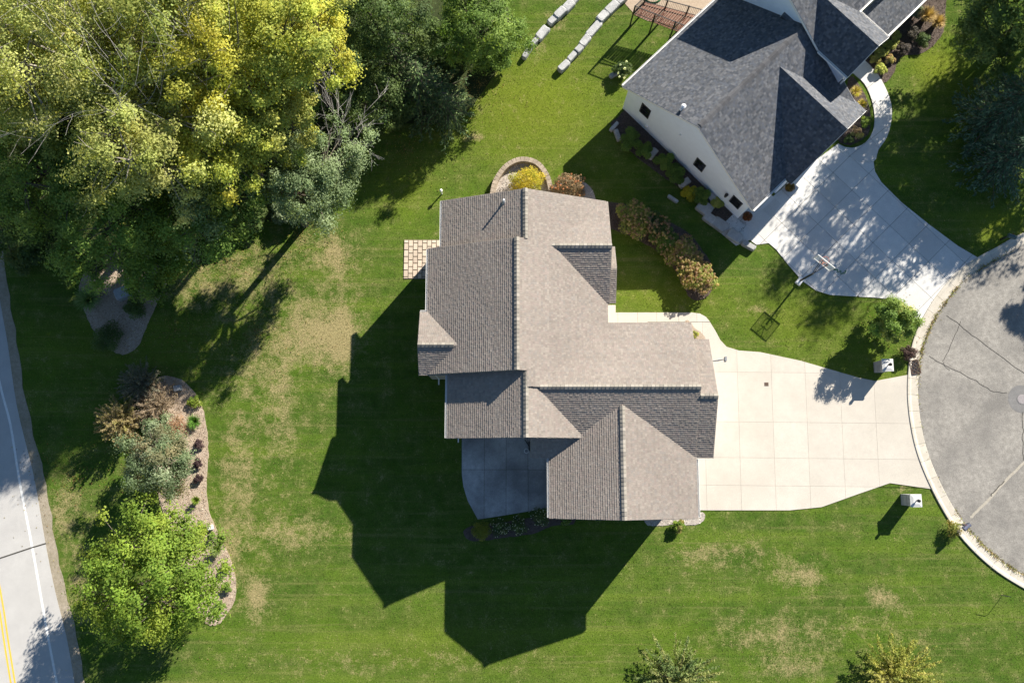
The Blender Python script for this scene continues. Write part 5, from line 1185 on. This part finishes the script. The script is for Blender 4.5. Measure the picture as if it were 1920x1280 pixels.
# mailboxes
def mailbox(u, v, z, bu, bv, ang, mat, label):
    p = P(u, v, z); b_ = P(bu, bv); t = thing("mailbox", (b_.x, b_.y, 0), label, "mailbox", "mailboxes at the street")
    q = MB(); q.box((b_.x, b_.y, z / 2 - 0.05), (0.1, 0.1, z)); d = Vector((p.x - b_.x, p.y - b_.y, 0)); L = d.length; d.normalize() if L > .01 else None
    if L > 0.05: q.box((Vector((b_.x, b_.y, z - 0.14)) + d * L * 0.55), (L * 1.3, 0.09, 0.08), d, Vector((-d.y, d.x, 0)))
    q.build("post", M["black_metal"], t)
    ax_ = Vector((math.cos(ang), math.sin(ang), 0)); bx_ = Vector((-ax_.y, ax_.x, 0)); n = 7; v_ = []
    for s in (-0.26, 0.26):
        pr = [(-0.13, -0.10)] + [(0.13 * math.cos(math.pi - math.pi * k / n), 0.04 + 0.12 * math.sin(math.pi * k / n)) for k in range(n + 1)] + [(0.13, -0.10)]
        v_ += [Vector((p.x, p.y, z)) + ax_ * s + bx_ * a + UP * h for a, h in pr]
    m = len(pr); q = MB(); q.add(v_, [tuple(range(m)), tuple(range(2 * m - 1, m - 1, -1))] + [(i, m + i, m + (i + 1) % m, (i + 1) % m) for i in range(m)])
    q.build("box", M[mat], t)
    q = MB(); q.box(Vector((p.x, p.y, z + 0.02)) + ax_ * 0.268, (0.015, 0.24, 0.2), ax_, bx_); q.build("door", M[mat], t)
    q = MB(); q.box(Vector((p.x, p.y, z + 0.12)) + bx_ * 0.14, (0.03, 0.012, 0.2), ax_, bx_); q.build("flag", plain_mat("flag_red", (0.3, 0.03, 0.02)), t)
mailbox(1812, 987, 1.05, 1796, 982, math.radians(38), "blue_grey_box", "blue grey mailbox on a post by the lower kerb")
mailbox(1897, 443, 1.1, 1876, 449, math.radians(-20), "teal_box", "dark teal mailbox on a post at the right edge")

# basketball hoop
bb = P(1545, 493, 2.75); base = P(1499, 527)
bdir = Vector((0.76, -0.65, 0)); nrm = Vector((0.65, 0.76, 0))
t = thing("basketball_hoop", (base.x, base.y, 0), "basketball hoop with clear backboard at the driveway edge", "basketball hoop")
pt = Vector((bb.x, bb.y, 0)) - nrm * 0.75
base = Vector((base.x, base.y, 0))
q = MB(); q.box(base.to_tuple()[:2] + (0.10,), (0.62, 0.4, 0.16), nrm, bdir, UP, 0.85); q.build("base", M["white_pvc"], t)
q = MB(); q.tube([base + UP * 0.12, base.lerp(pt, 0.25) + UP * 1.2, base.lerp(pt, 0.7) + UP * 2.2], [0.07, 0.065, 0.06], 8); q.build("pole", M["black_metal"], t)
q = MB(); top = base.lerp(pt, 0.7) + UP * 2.2
for s in (-1, 1):
    for dz in (-0.3, 0.35): q.tube([top + UP * (0.1 if dz > 0 else -0.3), bb - nrm * 0.05 + bdir * 0.2 * s + UP * dz], 0.025, 5)
q.build("arm", M["black_metal"], t)
q = MB(); W_, H_ = 1.38, 0.90; f_ = 0.05
for s in (-1, 1):
    q.box(bb + UP * s * (H_ / 2 - f_ / 2), (W_, 0.05, f_), bdir, nrm); q.box(bb + bdir * s * (W_ / 2 - f_ / 2), (f_, 0.05, H_ - 2 * f_), bdir, nrm)
fr = q.build("backboard", M["paint_white"], t)
gm, nt, b = new_mat("acrylic"); b.inputs["Base Color"].default_value = (0.75, 0.8, 0.8, 1); b.inputs["Roughness"].default_value = 0.1
tr_ = N(nt, "ShaderNodeBsdfTransparent"); ms_ = N(nt, "ShaderNodeMixShader"); ms_.inputs[0].default_value = 0.22; nt.links.new(tr_.outputs[0], ms_.inputs[1]); nt.links.new(b.outputs[0], ms_.inputs[2]); nt.links.new(ms_.outputs[0], nt.nodes["Material Output"].inputs[0])
q = MB(); q.box(bb, (W_ - 2 * f_, 0.012, H_ - 2 * f_), bdir, nrm); q.build("acrylic_sheet", gm, fr)
q = MB()
for s in (-1, 1): q.box(bb + nrm * 0.015 + bdir * s * 0.27 - UP * 0.13, (0.04, 0.012, 0.40), bdir, nrm); q.box(bb + nrm * 0.0155 + UP * (-0.13 + s * 0.2), (0.5, 0.012, 0.04), bdir, nrm)
q.build("target_square", plain_mat("target_red", (0.45, 0.05, 0.03)), fr)
rc = bb + nrm * 0.38 - UP * 0.32; q = MB()
q.tube([rc + bdir * 0.23 * math.cos(k * math.pi / 9) + nrm * 0.23 * math.sin(k * math.pi / 9) for k in range(19)], 0.012, 5, False); q.tube([rc - nrm * 0.23, bb - UP * 0.32], 0.03, 5)
rim = q.build("rim", plain_mat("rim_orange", (0.5, 0.12, 0.03)), t)
q = MB()
for k in range(12):
    for s in (-1, 1):
        a0 = k * math.pi / 6; a1 = a0 + s * 0.8; q.tube([rc + (bdir * math.cos(a0) + nrm * math.sin(a0)) * 0.22, rc + (bdir * math.cos(a1) + nrm * math.sin(a1)) * 0.13 - UP * 0.4], 0.006, 3, False)
q.build("net", M["white_pvc"], rim)
q = MB(); pts = []
for k, (u, v) in enumerate([(1560, 497), (1566, 503), (1563, 506), (1571, 505), (1570, 510), (1577, 508), (1576, 513), (1584, 512), (1586, 507)]): pts.append(P(u, v, 0.055 + 0.01 * (k % 3)))
q.tube(pts, 0.035, 5); o = q.build("streak", M["hose"], loc=pts[0]); tag(o, "tangled dark green rope on the driveway below the hoop", "streak")  # bent green tube laid along a dark green streak, not an identified object

# planters with autumn flowers
def planter(u, v, pal, label, seed):
    p = P(u, v, 0.6); t = thing("planter", (p.x, p.y, 0.05), label, "planter", "flower pots by the garage")
    q = MB(); q.tube([(p.x, p.y, 0.05), (p.x, p.y, 0.1), (p.x, p.y, 0.40), (p.x, p.y, 0.45)], [0.17, 0.19, 0.25, 0.27], 12); q.build("pot", M["terracotta"], t)
    r = np.random.default_rng(seed); n = 1300; d = r.normal(size=(n, 3)); d /= np.linalg.norm(d, axis=1, keepdims=True); d[:, 2] = np.abs(d[:, 2])
    quads("flowers", np.array([p.x, p.y, 0.48]) + d * np.array([.36, .36, .30]) * r.random((n, 1)) ** .3, d + r.normal(0, .3, (n, 3)), 0.07 * r.uniform(.7, 1.3, n), pick(pal, n, r, .3), M["leaf"], t, .8, r=r)
planter(1402, 405, [(0.14, 0.045, 0.02), (0.09, 0.05, 0.02), (0.20, 0.07, 0.02)], "pot of rust red flowers at the garage corner", 401)
planter(1482, 350, [(0.14, 0.10, 0.02), (0.05, 0.07, 0.02), (0.28, 0.16, 0.03), (0.10, 0.04, 0.02)], "pot of orange flowers beside the garage door", 402)

# raised deck with railing behind the white house
dk = thing("deck", P(1250, 45).to_tuple(), "red brown raised deck with black railing behind the white house", "deck")
dz = 1.7; DC = [P(1184, 26, dz), P(1206, 4, dz), P(1330, 36, dz), P(1300, 72, dz)]
def bil(a, b_): return (DC[0].lerp(DC[3], a)).lerp(DC[1].lerp(DC[2], a), b_)
nbd = 26
for i in range(nbd):
    a0 = i / nbd + 0.004; a1 = (i + 1) / nbd - 0.004; v_ = [bil(a0, 0), bil(a1, 0), bil(a1, 1), bil(a0, 1)]; v_ = [Vector(p) for p in v_] + [Vector(p) - UP * 0.04 for p in v_]
    mesh_obj("deck_board", v_, [(0, 1, 2, 3), (7, 6, 5, 4), (0, 4, 5, 1), (1, 5, 6, 2), (2, 6, 7, 3), (3, 7, 4, 0)], M["deck_wood"], dk)
for a in (0.02, 0.34, 0.66, 0.98):
    for b_ in (0.04, 0.96):
        p = bil(a, b_); q = MB(); q.box((p.x, p.y, (dz + 0.95) / 2), (0.09, 0.09, dz + 0.95)); q.build("post", M["black_metal"], dk)
def railing(pts):
    for i in range(len(pts) - 1):
        A, B_ = pts[i], pts[i + 1]; d = B_ - A; L = d.length; dd = d.normalized(); q = MB(); sd = Vector((-dd.y, dd.x, 0))
        q.box((A + B_) / 2 + UP * 0.93, (L, 0.05, 0.04), dd, sd); q.box((A + B_) / 2 + UP * 0.12, (L, 0.035, 0.035), dd, sd)
        nbal = max(2, int(L / 0.11))
        for k in range(1, nbal): q.box(A.lerp(B_, k / nbal) + UP * 0.52, (0.018, 0.018, 0.80), dd, sd)
        q.build("railing", M["black_metal"], dk)
railing([bil(0.98, 0.04), bil(0.66, 0.04), bil(0.34, 0.04), bil(0.02, 0.04), bil(0.02, 0.96), bil(0.34, 0.96), bil(0.66, 0.96), bil(0.98, 0.96)])
q = MB()
for k in range(7):
    pts = [P(1224, -4, 0.06) + Vector((0.62 * math.cos(x * math.pi / 10) * (1 - .03 * k), 0.45 * math.sin(x * math.pi / 10) * (1 - .03 * k), 0.02 * (k % 3))) for x in range(21)]
    q.tube(pts, 0.018, 4, False)
o = q.build("garden_hose", M["hose"], loc=P(1224, -4, 0.05)); tag(o, "coiled green garden hose on the tan yard", "hose")

# patio: covered grill, round lid, pole
p = P(1008, 836, 0.9); t = thing("grill", (p.x, p.y, 0.05), "black covered grill half under the eave on the patio", "grill")
q = MB(); q.box((p.x, p.y, 0.48), (1.15, 0.6, 0.8), taper=0.92); q.build("cover", M["black_metal"], t)
q = MB(); q.tube([(p.x - .45, p.y, .90), (p.x - .3, p.y, 1.08), (p.x + .3, p.y, 1.08), (p.x + .45, p.y, .9)], [0.12, 0.24, 0.24, 0.12], 8); q.build("hood", M["black_metal"], t)
p = P(987, 845); t = thing("patio_drain", (p.x, p.y, 0.05), "small round pale drain in the patio floor", "drain")
q = MB(); q.tube([(p.x + .14 * math.cos(k * math.pi / 8), p.y + .14 * math.sin(k * math.pi / 8), 0.062) for k in range(17)], 0.028, 5, False); q.build("ring", M["white_pvc"], t)
q = MB(); q.prism(ring(p, 0.11, 14), 0.045, 0.058); q.build("cover", M["grey_metal"], t)
q = MB(); a = P(984, 824, 0.12); b_ = P(1003, 853, 0.09); q.tube([a, b_], 0.03, 6); o = q.build("pole", M["black_metal"], loc=a); tag(o, "dark pole lying on the patio beside the grill", "pole")
# driveway bits
p = P(1437, 720, 0.04); q = MB(); q.box((p.x, p.y, 0.046), (0.28, 0.24, 0.02), taper=.95); o = q.build("access_cover", M["rust"], loc=(p.x, p.y, 0.04)); tag(o, "small dark square cover in the cream driveway", "cover")
q = MB(); q.tube([P(1336, 676, 0.07), P(1350, 674, 0.08), P(1358, 672.5, 0.07)], [0.02, 0.025, 0.02], 5); q.box(P(1361, 672, 0.08), (0.12, 0.3, 0.05)); o = q.build("broom", M["grey_metal"], loc=P(1350, 674, 0.05)); tag(o, "thin broom lying on the cream driveway by the eave", "broom")
# lawn post and garden hook
p = P(827, 357, 0.75); q = MB(); q.tube([(p.x, p.y, -0.1), (p.x, p.y, 0.62), (p.x, p.y, 0.64), (p.x, p.y, 0.78), (p.x, p.y, 0.84)], [0.05, 0.05, 0.10, 0.10, 0.03], 8); o = q.build("yard_post", M["white_pvc"], loc=(p.x, p.y, 0)); tag(o, "short white capped post in the lawn beside the house", "post")
p = P(1880, 1114); q = MB(); q.tube([(p.x, p.y, -0.1), (p.x, p.y, 0.9), (p.x - 0.1, p.y + 0.03, 1.0), (p.x - 0.7, p.y + 0.12, 1.0)], 0.016, 5); q.tube([(p.x - 0.70, p.y + .12, 1.0), (p.x - .72, p.y + .12, .9)], 0.012, 4)
o = q.build("garden_hook", M["black_metal"], loc=(p.x, p.y, 0)); tag(o, "thin black garden flag hook in the lower right lawn", "garden hook")

# ------------------------------------------------------------------ grass
r = np.random.default_rng(99)
n = 480000
x = r.uniform(-36, 37, n); y = r.uniform(-15.5, 33.5, n)
keep = np.ones(n, bool)
jx = r.normal(0, 0.045, n); jy = r.normal(0, 0.045, n)      # blades lean a little over the edges
for poly in HARD: keep &= ~pip(x + jx, y + jy, poly)
kband = KERB_IN + KERB_OUT[::-1]; keep &= ~pip(x, y, kband)
for q_ in ([(-4.7, 5.3), (-4.7, 15.5), (5.5, 15.5), (5.5, 8), (11.5, 7), (11.5, 0.4), (10.5, 0.4), (10.5, -3.1), (2.7, -3.1), (2.7, 1.6), (-3.4, 1.6), (-3.4, 5.3)],): keep &= ~pip(x, y, q_)
wf = pip(x, y, WOOD_FLOOR); keep &= ~(wf & (r.random(n) < 0.7))
side = np.array(SHOULDER[1:-1]); xe = np.interp(-y, -side[:, 1], side[:, 0]); keep &= x > xe + 0.35 + 0.55 * r.random(n)
nhq = [ON + E1 * a + E2 * b_ for a, b_ in ((0.3, -5.6), (26, -5.9), (26, 3.3), (10.4, 4), (10.2, 6.1), (0.3, 5.6))]; keep &= ~pip(x, y, [(p.x, p.y) for p in nhq])
x = x[keep]; y = y[keep]; n = len(x)
dry, lush = blob_fields(x, y)
tuftn = 0.5 + 0.25 * np.sin(x * 1.7 + 2 * np.sin(y * 1.3)) + 0.25 * np.sin(y * 2.1 + 1.6 * np.sin(x * 1.1 + 1))
pd = np.clip(dry * 1.5 + 0.05 * tuftn, 0, 0.9); isdry = r.random(n) < pd
big_ = 0.5 + 0.3 * np.sin(0.31 * x + 1.7 * np.sin(0.23 * y + 1)) + 0.2 * np.sin(0.9 * y + 0.12 * x + np.sin(0.5 * x))
green = (np.array([0.068, 0.114, 0.019]) * (1 - big_)[:, None] + np.array([0.128, 0.170, 0.034]) * big_[:, None]) * (0.75 + 0.5 * tuftn)[:, None]; lushc = np.array([0.175, 0.215, 0.025])
col = green * (1 - lush[:, None]) + lushc * lush[:, None]; col[isdry] = np.array([0.33, 0.265, 0.13])
col *= r.uniform(0.55, 1.3, (n, 1))
h = r.uniform(0.014, 0.04, n); w = r.uniform(0.016, 0.032, n); a = r.uniform(0, 6.283, n); la = r.uniform(0, 6.283, n); ll = r.uniform(0.03, 0.08, n)
V = np.empty((n, 3, 3), np.float32)
V[:, 0] = np.stack([x - np.cos(a) * w, y - np.sin(a) * w, np.full(n, -0.005)], 1); V[:, 1] = np.stack([x + np.cos(a) * w, y + np.sin(a) * w, np.full(n, -0.005)], 1)
V[:, 2] = np.stack([x + np.cos(la) * ll, y + np.sin(la) * ll, h], 1)
me = bpy.data.meshes.new("grass"); me.vertices.add(3 * n); me.vertices.foreach_set("co", V.ravel()); me.loops.add(3 * n); me.loops.foreach_set("vertex_index", np.arange(3 * n, dtype=np.int32))
me.polygons.add(n); me.polygons.foreach_set("loop_start", np.arange(0, 3 * n, 3, dtype=np.int32)); me.update(calc_edges=True)
c4 = np.ones((n, 3, 4), np.float32); c4[:, :, :3] = col[:, None, :]
me.color_attributes.new("Col", 'FLOAT_COLOR', 'POINT').data.foreach_set("color", c4.ravel()); me.materials.append(M["blade"])
o = bpy.data.objects.new("grass", me); COL.objects.link(o); tag(o, "short mown grass blades covering the lawn", "grass", None, "stuff")
r = np.random.default_rng(123); n = 5200
cx = np.array([(284, 1090, 130), (560, 440, 90), (420, 480, 80), (330, 620, 110), (760, 280, 90), (250, 760, 110), (480, 620, 120), (900, 160, 80), (140, 900, 90), (1680, 610, 40)])
k = r.integers(0, len(cx), n); ang = r.uniform(0, 6.283, n); rad = np.abs(r.normal(0, .75, n)) * cx[k, 2] * PX; pc = np.array([P2(u, v) for u, v, _ in cx])[k]
x = pc[:, 0] + np.cos(ang) * rad; y = pc[:, 1] + np.sin(ang) * rad
pal = np.array([(0.30, 0.24, 0.06), (0.22, 0.13, 0.05), (0.36, 0.30, 0.12), (0.16, 0.10, 0.05)])
fl = quads("fallen_leaves", np.stack([x, y, np.full(n, .05)], 1), np.tile([0, 0, 1.], (n, 1)) + r.normal(0, .4, (n, 3)), r.uniform(.05, .10, n), pal[r.integers(0, 4, n)] * r.uniform(.6, 1.3, (n, 1)), M["leaf"], None, 0.7, r=r, kind="stuff")
tag(fl, "fallen leaves scattered over the lawn below the trees", "leaves")
bpy.context.view_layer.update()
